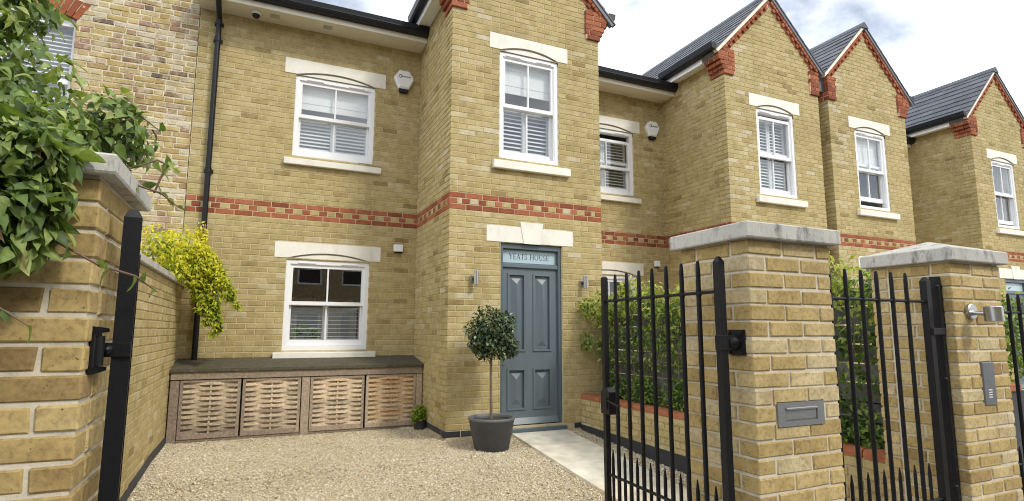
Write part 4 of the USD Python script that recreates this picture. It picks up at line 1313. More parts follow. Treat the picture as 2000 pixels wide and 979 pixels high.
# ------------------------------------------------------------------ gates
def gate(label, hinge, ang, zr, length, pitch, first, nbars, zlow=0.450, ztop=1.630, zspike=0.60, stile_top=1.635, far_top=1.628, hs=0.025, zb=0.02, lock=True, group=None):
    """Iron gate leaf: from the hinge stile along the direction (sin ang, cos ang)."""
    t = thing("iron_gate", label, "gate", (hinge[0], hinge[1], zb - 0.05), group)
    dx, dy = math.sin(ang), math.cos(ang)
    G = np.eye(4)
    G[:3, 0], G[:3, 1], G[:3, 3] = (dx, dy, 0), (-dy, dx, 0), (hinge[0], hinge[1], 0)

    def g(m):
        return xform(m, G)
    h = hs
    st = [[sx * h, sy * h, z] for sx in (-1, 1) for sy in (-1, 1) for z in (zb - 0.06, stile_top - 0.025)] + [[sx * (h - 0.012), sy * (h - .012), stile_top] for sx in (-1, 1) for sy in (-1, 1)]
    put(t, "stile", g(hull(st)), M["iron"])
    h = 0.0155
    st = [[length + sx * h, sy * h, z] for sx in (-1, 1) for sy in (-1, 1) for z in (zb, far_top - 0.01)] + [[length + sx * (h - 0.008), sy * (h - .008), far_top] for sx in (-1, 1) for sy in (-1, 1)]
    put(t, "stile", g(hull(st)), M["iron"])
    for z in (zr, zlow, zb + 0.07):
        put(t, "rail", g(tube([[0.0, 0, z], [length, 0, z]], 0.0085, 10)), M["iron"], smooth=40)
    for i in range(nbars):
        s = first + i * pitch
        put(t, "bar", g(tube([[s, 0, zb + 0.05], [s, 0, ztop - 0.050], [s, 0, ztop - 0.006], [s, 0, ztop]], [0.0112, 0.0112, 0.0080, 0.0050], 10)), M["iron"], smooth=40)
        put(t, "rail_boss", g(tube([[s, 0, zr - 0.014], [s, 0, zr + 0.014]], 0.0135, 10)), M["iron"], smooth=40)
    for i in range(nbars + 1):
        s = first + (i - 0.5) * pitch
        if s > 0.04:
            put(t, "short_bar", g(tube([[s, 0, zb + 0.05], [s, 0, zspike - 0.05], [s, 0, zspike]], [0.009, 0.009, 0.0025], 8)), M["iron"], smooth=40)
    if lock:
        put(t, "lock_box", g(hull([[length + x, y, z] for x in (-0.075, 0.018) for y in (-0.028, 0.028) for z in (0.80, 0.93)] + [[length - 0.03, y, 0.955] for y in (-.02, .02)])), M["iron"])
        put(t, "lock_box", g(cbox(length - 0.06, length + 0.0, -0.038, 0.038, 0.83, 0.90, 0.006)), M["iron"])
        put(t, "latch", g(tube([[length - 0.05, 0.03, 0.882], [length - 0.19, 0.034, 0.862]], 0.006, 8)), M["iron"])
        put(t, "latch", g(tube([[length + 0.018, 0.0, 0.89], [length + 0.045, 0.0, 0.89]], 0.008, 8)), M["iron"])
    return t, g


right_leaf, g = gate("open right leaf of the drive gate, beside the letterbox pillar", (-0.188, -4.630), math.radians(1.9), 1.474, 0.988, 0.121, 0.139, 7, hs=0.018)
F = frame(-0.098, -4.58, "-x")
put(right_leaf, "hinge_plate", xform(cbox(0.005, 0.105, -0.010, 0.0, 1.185, 1.300, 0.002), F), M["iron"])
for u in (0.018, 0.092):
    for z in (1.200, 1.285):
        put(right_leaf, "bolt", xform(xform(lathe([(0.001, 0), (0.008, 0), (0.008, 0.006), (0.001, 0.008)], 6), [[1, 0, 0, 0], [0, 0, -1, 0], [0, 1, 0, 0], [0, 0, 0, 1]]), F @ np.array([[1, 0, 0, u], [0, 1, 0, -.010], [0, 0, 1, z], [0, 0, 0, 1]])), M["iron"])
v, f = lathe([(0.001, 0.050), (0.018, 0.047), (0.030, 0.034), (0.036, 0.015), (0.037, 0.0)], 18)
put(right_leaf, "hinge_dome", (np.stack([-0.106 - v[:, 2], v[:, 0] - 4.630, v[:, 1] + 1.242], 1), f[:, ::-1]), M["iron"], smooth=True)
put(right_leaf, "hinge_arm", cbox(-0.170, -0.125, -4.642, -4.618, 1.222, 1.262, 0.003), M["iron"])
put(right_leaf, "hinge_collar", cbox(-0.210, -0.166, -4.652, -4.608, 1.205, 1.275, 0.003), M["iron"])

left_leaf, g = gate("open left leaf of the drive gate, seen edge on below the climber", (-2.466, -4.630), math.atan2(-0.155, 1.0), 1.474, 0.988, 0.121, 0.139, 7, stile_top=1.645, lock=False, hs=0.023)
put(left_leaf, "hinge_plate", cbox(-2.523, -2.511, -4.722, -4.652, 1.175, 1.298, 0.003), M["iron"])
for z, y in ((1.290, -4.68), (1.182, -4.68)):
    put(left_leaf, "hinge_finger", hull([[x, yy, zz] for x, yy, zz in ((-2.523, -4.722, z - .010), (-2.523, -4.722, z + .012), (-2.505, -4.725, z - .008), (-2.505, -4.725, z + .010), (-2.497, -4.640, z - .004), (-2.497, -4.640, z + .006), (-2.517, -4.640, z - .006), (-2.517, -4.640, z + .008))]), M["iron"])
put(left_leaf, "hinge_barrel", tube([[-2.512, -4.690, 1.195], [-2.512, -4.690, 1.275]], 0.017, 12), M["iron"], smooth=40)
put(left_leaf, "hinge_arm", cbox(-2.512, -2.438, -4.664, -4.6555, 1.216, 1.256, 0.002), M["iron"])
v, f = lathe([(0.001, 0.016), (0.008, 0.014), (0.013, 0.008), (0.015, 0.0)], 14)
put(left_leaf, "bolt", (np.stack([v[:, 0] - 2.493, -4.664 - v[:, 2], v[:, 1] + 1.236], 1), f), M["iron"], smooth=True)

side_gate, g = gate("closed pedestrian gate between the letterbox pillar and the keypad pillar", (1.500, -4.550), -math.pi / 2, 1.469, 0.985, 0.131, 0.182, 7, zlow=0.357, ztop=1.632, zspike=0.56, stile_top=1.615, far_top=1.61, zb=-0.17, hs=0.020)
put(side_gate, "hinge_post", cbox(1.582, 1.618, -4.575, -4.525, -0.30, 1.622, 0.004), M["iron"])
put(side_gate, "post_bracket", box(1.612, 1.634, -4.570, -4.540, 1.30, 1.58), M["iron"])
for z in (1.560, 1.300, 1.020, 0.42):
    v, f = lathe([(0.001, 0.014), (0.007, 0.012), (0.011, 0.006), (0.012, 0.0)], 12)
    put(side_gate, "bolt", (np.stack([v[:, 0] + 1.566, -4.575 - v[:, 2], v[:, 1] + z], 1), f), M["iron"], smooth=True)
put(side_gate, "hinge_arm", cbox(1.475, 1.600, -4.588, -4.574, 1.275, 1.315, 0.003), M["iron"])
put(side_gate, "hinge_arm", cbox(1.475, 1.600, -4.588, -4.574, 0.12, 0.16, 0.003), M["iron"])

far_gate, g = gate("black gate beyond the keypad pillar at the right edge of the picture", (2.235, -4.500), math.pi / 2, 1.424, 1.30, 0.125, 0.257, 8, zlow=0.45, ztop=1.548, zspike=0.56, zb=-0.15, stile_top=1.56, far_top=1.56, lock=False)
put(far_gate, "hinge_post", cbox(2.155, 2.195, -4.525, -4.475, -0.30, 1.60, 0.004), M["iron"])

# ------------------------------------------------------------------ log store
ls = thing("log_store", "low oak store with four woven slat doors under the wide window", "store", (-1.5, 1.3, 0))
SY = 1.030
r = np.random.default_rng(61)


def wbox(name, x0, x1, y0, y1, z0, z1, tone, c=0.003, m="wood"):
    put(ls, name, cbox(x0, x1, y0, y1, z0, z1, c), M[m], tone=tone if m == "wood" else None)


wbox("post", -2.985, -2.893, SY, SY + 0.07, 0.0, 0.705, 0.22)
wbox("post", -1.555, -1.460, SY, SY + 0.07, 0.0, 0.705, 0.36)
wbox("post", -0.092, -0.013, SY, SY + 0.07, 0.0, 0.705, 0.45)
wbox("head_rail", -2.985, -0.013, SY - 0.012, SY + 0.06, 0.712, 0.800, 0.28)
wbox("plinth_rail", -2.890, -1.558, SY + 0.012, SY + 0.06, 0.002, 0.030, 0.2)
wbox("plinth_rail", -1.457, -0.095, SY + 0.012, SY + 0.06, 0.002, 0.030, 0.2)
put(ls, "back_panel", box(-2.97, -0.02, SY + 0.13, SY + 0.15, 0.02, 0.78), M["dark"])
put(ls, "side_panel", box(-0.018, -0.003, SY + 0.07, REC - 0.002, 0.0, 0.79), M["wood"], tone=0.5)
for k in range(4):
    a, b = SY - 0.035 + k * 0.148, SY - 0.035 + (k + 1) * 0.148 - 0.004
    b = min(b, REC - 0.002)
    za, zb_ = 0.842 + (a - SY) * 0.155, 0.842 + (b - SY) * 0.155
    put(ls, "lid_board", hull([[x, y, z] for x in (-2.992, -0.004) for y, z in ((a, za - 0.035), (a, za), (b, zb_), (b, zb_ - 0.035))]), M["lid"])
put(ls, "lid_edge", cbox(-2.990, -0.006, SY - 0.030, SY + 0.01, 0.800, 0.812, 0.002), M["lid"])
doors = [(-2.885, -2.246), (-2.226, -1.567), (-1.452, -0.786), (-0.762, -0.098)]
tn = [(0.20, 0.56), (0.24, 0.64), (0.28, 0.74), (0.34, 0.92)]
for di, (a, b) in enumerate(doors):
    d = xf(ls, "door", "weathered silver door" if di == 0 else "warm brown door" if di == 3 else None)
    z0, z1, s = 0.034, 0.704, 0.036
    tb = tn[di]
    for nm, q in (("door_stile", (a, a + s, z0, z1)), ("door_stile", (b - s, b, z0, z1)), ("door_rail", (a + s, b - s, z1 - 0.028, z1)), ("door_rail", (a + s, b - s, z0, z0 + 0.060))):
        put(d, nm, cbox(q[0], q[1], SY + 0.002, SY + 0.040, q[2], q[3], 0.002), M["wood"], tone=tb[0] + 0.12 * r.random())
    p0, p1, q0, q1 = a + s, b - s, z0 + 0.060, z1 - 0.028
    mid = (p0 + p1) / 2
    put(d, "rib", cbox(mid - 0.011, mid + 0.011, SY + 0.012, SY + 0.026, q0, q1, 0.002), M["wood"], tone=tb[1])
    n = 20
    pz = (q1 - q0) / n
    for i in range(n):
        zc = q0 + (i + 0.5) * pz
        xs = np.linspace(p0 - 0.002, p1 + 0.002, 25)
        u = (xs - mid) / (p1 - mid)
        sgn = 1 if i % 2 else -1
        yoff = SY + 0.019 - sgn * 0.017 * np.cos(u * np.pi)
        ph = (1 - np.abs(np.cos(u * np.pi)))
        half = 0.0145 + 0.0040 * np.abs(np.sin(u * np.pi)) ** 0.8
        wob = 0.0015 * np.sin(u * 3 + r.random() * 6) + (r.random() - 0.5) * 0.003
        v, f = [], []
        for j in range(len(xs)):
            lean = 0.003
            for (dy, dz) in ((-0.002, -1), (-0.002, 1), (0.002, 1), (0.002, -1)):
                v.append([xs[j], yoff[j] + dy + lean * dz * -0.5, zc + wob[j] + dz * half[j]])
        for j in range(len(xs) - 1):
            o = j * 4
            for k in range(4):
                k2 = (k + 1) % 4
                f += [[o + k, o + k2, o + 4 + k2], [o + k, o + 4 + k2, o + 4 + k]]
        put(d, "woven_slat", (np.array(v), np.array(f)[:, ::-1]), M["wood"], tone=float(np.clip(tb[1] - 0.16 * (1 - i / n) + r.normal(0, 0.07), 0, 1)))


# ------------------------------------------------------------------ plants
def leaf_template(fine):
    if fine:
        xs, ws = [0.0, 0.14, 0.36, 0.66, 0.88, 1.0], [0.02, 0.22, 0.34, 0.24, 0.09, 0.0]
    else:
        xs, ws = [0.0, 0.45, 1.0], [0.0, 0.30, 0.0]
    mid = [[x, 0, -0.42 * x ** 2.2] for x in xs]
    lt = [[x, w, -0.42 * x ** 2.2 + 0.34 * w - 0.05 * math.sin(9 * x)] for x, w in zip(xs, ws)]
    rt = [[x, -w, -0.42 * x ** 2.2 + 0.34 * w + 0.05 * math.sin(9 * x)] for x, w in zip(xs, ws)]
    n = len(xs)
    f = []
    for i in range(n - 1):
        f += [[i, i + 1, n + i + 1], [i, n + i + 1, n + i], [i, 2 * n + i + 1, i + 1], [i, 2 * n + i, 2 * n + i + 1]]
    return np.array(mid + lt + rt, float), np.array(f)


def leaves(pos, out, size, r, fine=False, droop=0.4, aspect=1.0, flat=0.7):
    """Leaves at pos whose blades point roughly along out: vertices (n, k, 3) and the faces of one."""
    tv, tf = leaf_template(fine)
    n = len(pos)
    a = out * 0.7 + r.normal(0, 0.55, (n, 3)) - np.array([0, 0, droop])
    a /= np.linalg.norm(a, axis=1, keepdims=True)
    nm = out * (1 - flat) + np.array([0, 0, flat]) + r.normal(0, 0.35, (n, 3))
    nm -= (nm * a).sum(1, keepdims=True) * a
    nm /= np.linalg.norm(nm, axis=1, keepdims=True)
    b = np.cross(nm, a)
    s = np.asarray(size)[:, None, None]
    t = tv.copy()
    t[:, 1] *= aspect
    v = (t[None, :, 0:1] * a[:, None] + t[None, :, 1:2] * b[:, None] + t[None, :, 2:3] * nm[:, None]) * s + pos[:, None]
    return v, tf


def clumps(spec, n, r, shell=0.45):
    """Points in ellipsoid clumps (cx, cy, cz, rx, ry, rz, weight): position, outward direction, how far out."""
    w = np.array([s[6] for s in spec], float)
    k = r.choice(len(spec), n, p=w / w.sum())
    S = np.array([s[:6] for s in spec], float)[k]
    d = r.normal(0, 1, (n, 3))
    d /= np.linalg.norm(d, axis=1, keepdims=True)
    q = (1 - shell * r.random(n) ** 1.6)
    wob = 1 + 0.16 * np.sin(d[:, 0] * 5 + k) * np.cos(d[:, 2] * 4 + 2 * k)
    return S[:, :3] + d * S[:, 3:] * (q * wob)[:, None], d, q


def foliage(parent, v, tf, tone, m, name="foliage"):
    n, k, _ = v.shape
    f = (tf[None] + (np.arange(n) * k)[:, None, None]).reshape(-1, 3)
    put(parent, name, (v.reshape(-1, 3), f), M[m], smooth=True, tone=np.repeat(np.asarray(tone, np.float32), k), kind="stuff")


def single_leaves(parent, v, tf, tone, m, count=300):
    """The leaves that show largest as parts, the rest as one."""
    n, k, _ = v.shape
    px, z = project(v.reshape(-1, 3))
    px, z = px.reshape(n, k, 2), z.reshape(n, k)
    c = px.mean(1)
    area = np.ptp(px[..., 0], 1) * np.ptp(px[..., 1], 1) * ((c[:, 0] > 0) & (c[:, 0] < 2000) & (c[:, 1] > 0) & (c[:, 1] < 979) & (z.min(1) > 0.2))
    depth = z.mean(1)
    score = area / (1 + 2.0 * np.clip(depth - np.percentile(depth, 45), 0, None))
    order = np.argsort(-score)
    rib = np.zeros(k, np.float32)
    rib[:k // 3], rib[k // 3:] = 0.14, -0.04
    for i in order[:count]:
        put(parent, "leaf", (v[i], tf), M[m], smooth=True, tone=np.clip(tone[i] + rib, 0, 1))
    rest = order[count:]
    foliage(parent, v[rest], tf, np.asarray(tone)[rest], m)


# big leafy climber over the left pillar
r = np.random.default_rng(71)
cl = thing("leafy_climber", "broad leaved green climber sprawling over the left pillar", "climber", (-2.9, -4.5, 0.5))
spec = [(-3.20, -4.25, 2.20, .36, .26, .36, 5), (-3.00, -4.30, 2.02, .30, .26, .30, 5), (-2.86, -4.40, 1.90, .24, .26, .21, 5), (-2.76, -4.62, 1.80, .17, .22, .14, 4),
        (-2.84, -4.80, 1.63, .20, .13, .17, 5), (-2.72, -4.86, 1.56, .13, .09, .11, 2.5), (-2.86, -4.86, 1.47, .14, .08, .11, 2.5), (-3.05, -4.80, 1.60, .24, .14, .28, 3),
        (-2.60, -4.30, 1.97, .12, .16, .13, 1.6), (-2.98, -4.20, 2.42, .16, .16, .12, 2)]
spec += [(-2.82, -4.84, 1.75, .17, .10, .10, 3), (-2.68, -4.84, 1.74, .10, .06, .07, 2.2), (-2.64, -4.84, 1.62, .08, .05, .06, 0.8), (-2.95, -4.86, 1.33, .12, .07, .10, 1.2)]
spec += [(-3.00, -4.86, 1.38, .16, .07, .12, 2.0), (-2.86, -4.88, 1.36, .08, .05, .07, 0.7)]
P, D, Q = clumps(spec, 8600, r, 0.6)
sz = r.lognormal(math.log(0.047), 0.30, len(P)).clip(0.022, 0.080) * np.where(P[:, 2] > 1.85, 0.85, 1.0)
V, TF = leaves(P, D * 0.7 + np.array([0.25, -0.35, 0.0]), sz, r, True, 0.75, 0.86, 0.50)
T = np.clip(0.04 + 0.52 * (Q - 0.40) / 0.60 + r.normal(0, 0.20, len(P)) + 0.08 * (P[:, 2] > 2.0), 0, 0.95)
T[r.random(len(P)) < 0.006] = 1.0
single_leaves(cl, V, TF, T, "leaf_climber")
sprigs = [[(-2.62, -4.55, 1.72), (-2.50, -4.52, 1.75), (-2.42, -4.50, 1.73), (-2.37, -4.49, 1.69)], [(-2.55, -4.45, 1.80), (-2.45, -4.42, 1.86), (-2.40, -4.40, 1.84)],
          [(-2.60, -4.84, 1.52), (-2.50, -4.83, 1.46), (-2.43, -4.74, 1.44), (-2.38, -4.70, 1.40)], [(-2.62, -4.40, 1.95), (-2.52, -4.38, 2.02), (-2.46, -4.36, 1.98)],
          [(-2.44, -4.50, 1.73), (-2.42, -4.50, 1.80), (-2.40, -4.50, 1.84)], [(-2.80, -4.88, 1.42), (-2.70, -4.86, 1.36), (-2.62, -4.85, 1.30)]]
for s in sprigs:
    put(cl, "twig", tube(s, [0.0035] * (len(s) - 1) + [0.0015], 6), M["twig"], smooth=40)
SP, SD = [], []
for s in sprigs:
    for a, b in zip(s[:-1], s[1:]):
        for q in (0.35, 0.95):
            p = np.array(a) * (1 - q) + np.array(b) * q
            SP.append(p)
            SD.append(r.normal(0, 0.6, 3) + (np.array(b) - np.array(a)) * 6 + [0.2, -0.1, -0.1])
SP, SD = np.array(SP), np.array(SD)
SD /= np.linalg.norm(SD, axis=1, keepdims=True)
V, TF = leaves(SP, SD, r.uniform(0.025, 0.05, len(SP)), r, True, 0.3)
foliage(cl, V, TF, np.clip(r.normal(0.55, 0.2, len(SP)), 0, 0.95), "leaf_climber", "sprig_leaves")
for i in range(9):
    a = np.array([-3.25 + 0.03 * i, -4.35 - 0.03 * i, 1.45 + 0.03 * (i % 3)])
    pts = [a + np.array([0.03 * k * math.sin(i), -0.03 * k * math.cos(2 * i), 0.10 * k]) for k in range(6)]
    put(cl, "stem", tube(pts, 0.005, 6), M["bark"], smooth=40)

# golden shrub hanging over the end of the boundary wall
r = np.random.default_rng(72)
gs = thing("golden_shrub", "bright yellow green shrub hanging over the wall by the drainpipe", "shrub", (-3.0, 0.9, 1.9))
spec = [(-3.14, 0.60, 2.20, .28, .28, .24, 5), (-2.98, 0.95, 2.24, .24, .28, .24, 5), (-2.76, 1.02, 2.08, .20, .24, .20, 4), (-3.02, 0.70, 1.97, .16, .2, .12, 2), (-2.82, 1.28, 2.48, .08, .10, .14, .8), (-2.80, 1.30, 2.30, .08, .10, .16, .8)]
for (x0, z0, x1, z1, w) in ((-2.80, 2.18, -2.46, 1.74, .11), (-2.84, 2.05, -2.55, 1.62, .12), (-2.92, 1.98, -2.66, 1.40, .10), (-2.74, 2.22, -2.34, 1.58, .075), (-2.80, 1.85, -2.57, 1.27, .085), (-2.70, 2.02, -2.42, 1.66, .09), (-2.62, 1.60, -2.52, 1.30, .06)):
    for q in np.linspace(0, 1, 7):
        spec.append((x0 + (x1 - x0) * q, 0.95 + 0.06 * math.sin(q * 5 + x0 * 9), z0 + (z1 - z0) * (0.55 * q + 0.45 * q * q), w * (1 - 0.55 * q), w * 1.1 * (1 - 0.5 * q), w * (1.1 - 0.5 * q), 0.9 * (1 - 0.6 * q)))
P, D, Q = clumps(spec, 7000, r, 0.75)
V, TF = leaves(P, D * 0.6 + np.array([0.25, -0.45, 0.0]), r.uniform(0.035, 0.065, len(P)), r, False, 0.5, 0.8, 0.5)
up = np.clip((P[:, 2] - 1.5) / 1.0, 0, 1)
T = np.clip(-0.10 + 0.72 * (Q - 0.25) / 0.75 + 0.46 * up + r.normal(0, 0.17, len(P)), 0, 1)  # inner leaves toned darker: shade inside the shrub put into the colour
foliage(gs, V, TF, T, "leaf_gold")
for i in range(7):
    put(gs, "stem", tube([[-3.25, 0.9 + 0.05 * i, 1.85], [-3.05 + 0.03 * i, 0.85 + 0.03 * i, 2.10 - 0.03 * i], [-2.78 + 0.05 * i, 0.9 + 0.02 * i, 2.15 - 0.11 * i]], [0.007, 0.005, 0.003], 6), M["twig"], smooth=40)

# standard bay tree in its pot
r = np.random.default_rng(73)
pot = thing("tree_pot", "round dark clay pot on the gravel left of the stone path", "pot", (0.385, -0.50, gz(-0.5)))
g0 = gz(-0.5) - 0.02
put(pot, "pot_wall", lathe([(0.001, g0), (0.186, g0), (0.194, g0 + 0.012), (0.236, 0.165), (0.258, 0.285), (0.260, 0.292), (0.240, 0.292), (0.225, 0.255), (0.001, 0.255)], 44, (0.385, -0.50, 0)), M["clay_pot"], smooth=50)
put(pot, "rim", lathe([(0.2585, 0.286), (0.266, 0.296), (0.267, 0.308), (0.260, 0.318), (0.248, 0.319), (0.238, 0.311), (0.234, 0.285)], 44, (0.385, -0.50, 0)), M["clay_rim"], smooth=50)
put(pot, "soil", lathe([(0.228, 0.272), (0.16, 0.285), (0.06, 0.292), (0.001, 0.295)], 30, (0.385, -0.50, 0))[0:2], M["soil"])
bt = thing("bay_tree", "clipped lollipop tree with dark glossy leaves beside the front door", "tree", (0.372, -0.50, 0.29))
put(bt, "trunk", tube([[0.380, -0.50, 0.27], [0.376, -0.497, 0.55], [0.370, -0.503, 0.85], [0.374, -0.50, 1.02], [0.372, -0.50, 1.28]], [0.018, 0.0155, 0.0145, 0.016, 0.009], 10), M["bark"], smooth=True)
for i in range(9):
    a = i * 2.4
    e = np.array([math.cos(a) * 0.20, math.sin(a) * 0.20, 0.13 + 0.08 * math.sin(i * 1.7)])
    put(bt, "limb", tube([[0.373, -0.50, 1.0 + 0.015 * i], list(np.array([0.373, -0.50, 1.03 + 0.015 * i]) + e * 0.5), list(np.array([0.373, -0.50, 1.03 + 0.015 * i]) + e)], [0.008, 0.006, 0.003], 6), M["bark"], smooth=40)
spec = [(0.375, -0.50, 1.30, .27, .28, .245, 10), (0.235, -0.52, 1.18, .15, .15, .15, 3), (0.59, -0.50, 1.10, .115, .13, .12, 2.2), (0.38, -0.60, 1.14, .19, .15, .16, 3), (0.29, -0.50, 1.07, .11, .13, .11, 1.4), (0.53, -0.48, 1.35, .14, .14, .13, 2)]
P, D, Q = clumps(spec, 2800, r, 0.6)
V, TF = leaves(P, D, r.uniform(0.040, 0.066, len(P)), r, False, 0.15, 0.85, 0.5)
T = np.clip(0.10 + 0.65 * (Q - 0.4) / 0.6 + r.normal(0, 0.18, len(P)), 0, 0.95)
T[r.random(len(P)) < 0.012] = 1.0
crown = xf(bt, "crown")
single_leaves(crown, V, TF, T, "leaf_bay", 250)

# lime green plant in a small pot at the end of the log store
r = np.random.default_rng(74)
sp = thing("small_plant_pot", "small dark pot in the corner between the log store and the bay", "pot", (-0.060, 0.86, 0.0))
put(sp, "pot_wall", lathe([(0.001, 0.0), (0.070, 0.0), (0.088, 0.105), (0.090, 0.110), (0.080, 0.110), (0.078, 0.085), (0.001, 0.085)], 24, (-0.085, 0.86, 0)), M["clay_pot"], smooth=40)
lp = thing("lime_plant", "bushy lime green plant in the small corner pot", "plant", (-0.085, 0.86, 0.09))
P, D, Q = clumps([(-0.085, 0.86, 0.20, .095, .09, .085, 3), (-0.12, 0.84, 0.12, .06, .06, .06, 1), (-0.06, 0.85, 0.25, .06, .06, .05, 1)], 420, r, 0.6)
V, TF = leaves(P, D, r.uniform(0.03, 0.05, len(P)), r, False, 0.1, 1.0, 0.5)
foliage(lp, V, TF, np.clip(0.2 + 0.6 * (Q - 0.4) / 0.6 + r.normal(0, 0.2, len(P)), 0, 1), "leaf_lime")
put(lp, "stem", tube([[-0.085, 0.86, 0.08], [-0.08, 0.855, 0.2]], 0.006, 6), M["bark"])

# climber and low shrubs in the planter
r = np.random.default_rng(75)
pc = thing("fence_climber", "light green climber covering the fence behind the open gate", "climber", (2.15, -2.0, 0.4))
spec = [(2.08, -0.18, 1.62, .16, .20, .22, 2.2), (1.93, -0.12, 1.60, .10, .12, .13, 1.0), (1.90, -0.14, 1.15, .09, .12, .11, 0.6), (2.10, -0.25, 1.10, .12, .16, .18, 1.2)]
y = -0.45
while y > -4.15:
    spec += [(2.10, y, 1.62 + 0.10 * math.sin(y * 5), .17, .26, .24, 3.0), (2.13, y - 0.1, 1.22 + 0.06 * math.cos(y * 7), .14, .24, .24, 1.5), (2.14, y + 0.1, 0.92, .10, .20, .14, 0.5)]
    y -= 0.37
P, D, Q = clumps(spec, 6200, r, 0.75)
P[:, 0] = np.minimum(P[:, 0], 2.232)
P[:, 1] = np.minimum(P[:, 1], -0.02)
V, TF = leaves(P, D * 0.5 + np.array([-0.5, -0.15, 0.1]), r.uniform(0.04, 0.075, len(P)), r, False, 0.35, 0.85, 0.5)
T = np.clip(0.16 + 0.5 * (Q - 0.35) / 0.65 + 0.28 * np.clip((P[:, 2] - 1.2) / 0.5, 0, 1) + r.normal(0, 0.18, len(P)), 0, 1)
foliage(pc, V, TF, T, "leaf_planter")
for i in range(14):
    yy = -0.3 - i * 0.28
    put(pc, "stem", tube([[2.10, yy, 0.37], [2.13 + 0.02 * math.sin(i), yy + 0.05, 0.9], [2.10, yy - 0.08 * math.cos(i), 1.6]], [0.009, 0.007, 0.004], 6), M["bark"], smooth=40)
for i, yy in enumerate((-0.55, -1.15, -1.75, -2.35, -3.0, -3.65)):
    lb = ["low green shrub in the planter nearest the house wall", "second low shrub in the planter, counted from the house", "third low shrub in the planter, counted from the house",
          "low dark shrub in the planter behind the middle pillar", "dark low shrub seen through the pedestrian gate", "nearest low shrub in the planter by the keypad pillar"][i]
    ps = thing("low_shrub", lb, "shrub", (2.08, yy, 0.38), "low shrubs along the planter")
    P, D, Q = clumps([(2.06, yy, 0.56, .14, .24, .20, 3), (2.10, yy + 0.15, 0.66, .11, .14, .14, 1), (2.02, yy - 0.12, 0.50, .10, .14, .12, 1)], 750, r, 0.6)
    P[:, 0] = np.minimum(P[:, 0], 2.232)
    V, TF = leaves(P, D * 0.6 + np.array([-0.4, -0.2, 0.1]), r.uniform(0.035, 0.06, len(P)), r, False, 0.2, 0.9, 0.5)
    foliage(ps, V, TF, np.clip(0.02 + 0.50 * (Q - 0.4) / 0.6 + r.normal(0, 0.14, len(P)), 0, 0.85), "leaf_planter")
    put(ps, "stem", tube([[2.07, yy, 0.37], [2.06, yy, 0.55]], 0.008, 6), M["bark"])

# neighbour's hedge and raised bed beyond the keypad pillar
r = np.random.default_rng(76)
nb = thing("neighbour_bed", "dark raised bed with an orange brick edge beyond the far gate", "planter", (3.1, -3.6, gz(-3.6)))
put(nb, "bed_wall", box(2.40, 3.9, -3.95, -3.2, -0.4, 0.80), M["engineering"], tone=0.9)
for k in range(6):
    put(nb, "edge_brick", cbox(2.395 + k * 0.225, 2.395 + k * 0.225 + 0.215, -3.965, -3.85, 0.802, 0.866, 0.008), M["red"], tone=0.9)
put(nb, "soil", box(2.41, 3.89, -3.84, -3.21, 0.72, 0.82), M["soil"])
nh = thing("neighbour_hedge", "green hedge above the raised bed behind the far gate", "hedge", (3.1, -3.6, 0.8))
P, D, Q = clumps([(2.52 + 0.26 * k, -3.72, 1.27 + 0.05 * (k % 2), .24, .22, .42, 1) for k in range(7)], 4200, r, 0.6)
V, TF = leaves(P, D * 0.6 + np.array([-0.2, -0.4, 0.1]), r.uniform(0.04, 0.07, len(P)), r, False, 0.2, 0.9, 0.5)
foliage(nh, V, TF, np.clip(0.1 + 0.6 * (Q - 0.4) / 0.6 + r.normal(0, 0.18, len(P)), 0, 1), "leaf_planter")
for k in range(6):
    put(nh, "stem", tube([[2.60 + 0.26 * k, -3.6, 0.80], [2.62 + 0.26 * k, -3.58, 1.2]], 0.010, 6), M["bark"])

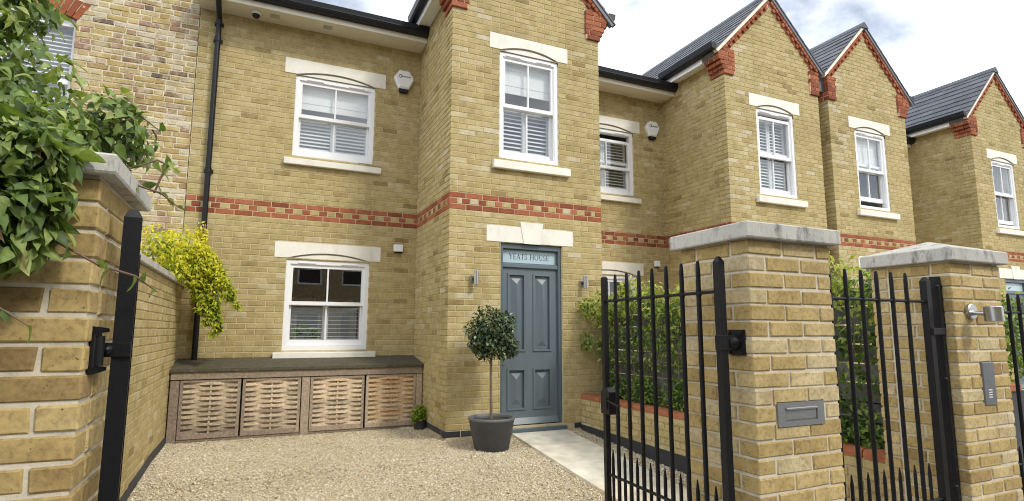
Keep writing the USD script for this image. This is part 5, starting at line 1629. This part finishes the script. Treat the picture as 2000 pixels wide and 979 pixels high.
# ------------------------------------------------------------------ terrace across the street, mirrored in the lower window
op = thing("opposite_terrace", "brown brick terrace across the street, mirrored in the window above the log store", "house", (-2, -19, -0.46))
FOP = frame(14, -18.0, "+y")
opw = [(3.0 + 4.2 * k + a, 3.0 + 4.2 * k + a + 1.1, z, z + 1.5) for k in range(7) for a in (0.0, 2.0) for z in (0.6, 3.4)]
p = sbox(0, -0.46, 32, 5.9)
for q in opw:
    p = p.difference(sbox(q[0], q[2], q[1], q[3]))
put(op, "wall", extrude(p, 0.0, 0.3, FOP), M["old"], tone=0.2)
for q in opw:
    put(op, "window_frame", extrude(sbox(q[0], q[2], q[1], q[3]).difference(unary_union([sbox(q[0] + .08, q[2] + .08, q[1] - .08, q[2] + .71), sbox(q[0] + .08, q[2] + .79, q[1] - .08, q[3] - .08)])), 0.10, 0.16, FOP), M["white"])
    put(op, "pane", fbox(FOP, q[0] + .07, q[1] - .07, 0.125, 0.13, q[2] + .07, q[3] - .07), M["dark"])
put(op, "roof", hull([[x, y, z] for x in (-18, 14) for y, z in ((-17.7, 5.85), (-17.7, 6.0), (-22, 8.6), (-26, 5.9))]), M["slate"], tone=0.5)

# back garden, seen through the lower window of the nearest house
gw = thing("garden_wall", "pale garden wall seen through the window above the log store", "wall", (-1.0, 9.0, 0))
put(gw, "render", box(-5.0, 4.0, 9.0, 9.2, -0.2, 1.9), M["render"])
put(gw, "coping", cbox(-5.0, 4.0, 8.96, 9.24, 1.9, 1.97, 0.01), M["cap"])
r = np.random.default_rng(77)
gp = thing("garden_shrub", "green shrub behind the lower window, at the left of its shutter", "shrub", (-0.9, 7.6, 0.0))
P, D, Q = clumps([(-1.0, 7.6, 0.85, .55, .4, .55, 3), (-0.6, 7.7, 0.5, .5, .4, .45, 2)], 900, r, 0.6)
V, TF = leaves(P, D, r.uniform(0.08, 0.14, len(P)), r, False, 0.2, 0.9, 0.5)
foliage(gp, V, TF, np.clip(0.1 + 0.5 * (Q - 0.4) / 0.6 + r.normal(0, 0.18, len(P)), 0, 1), "leaf_planter")
put(gp, "stem", tube([[-0.9, 7.6, -0.1], [-0.9, 7.6, 0.8]], 0.03, 8), M["bark"])
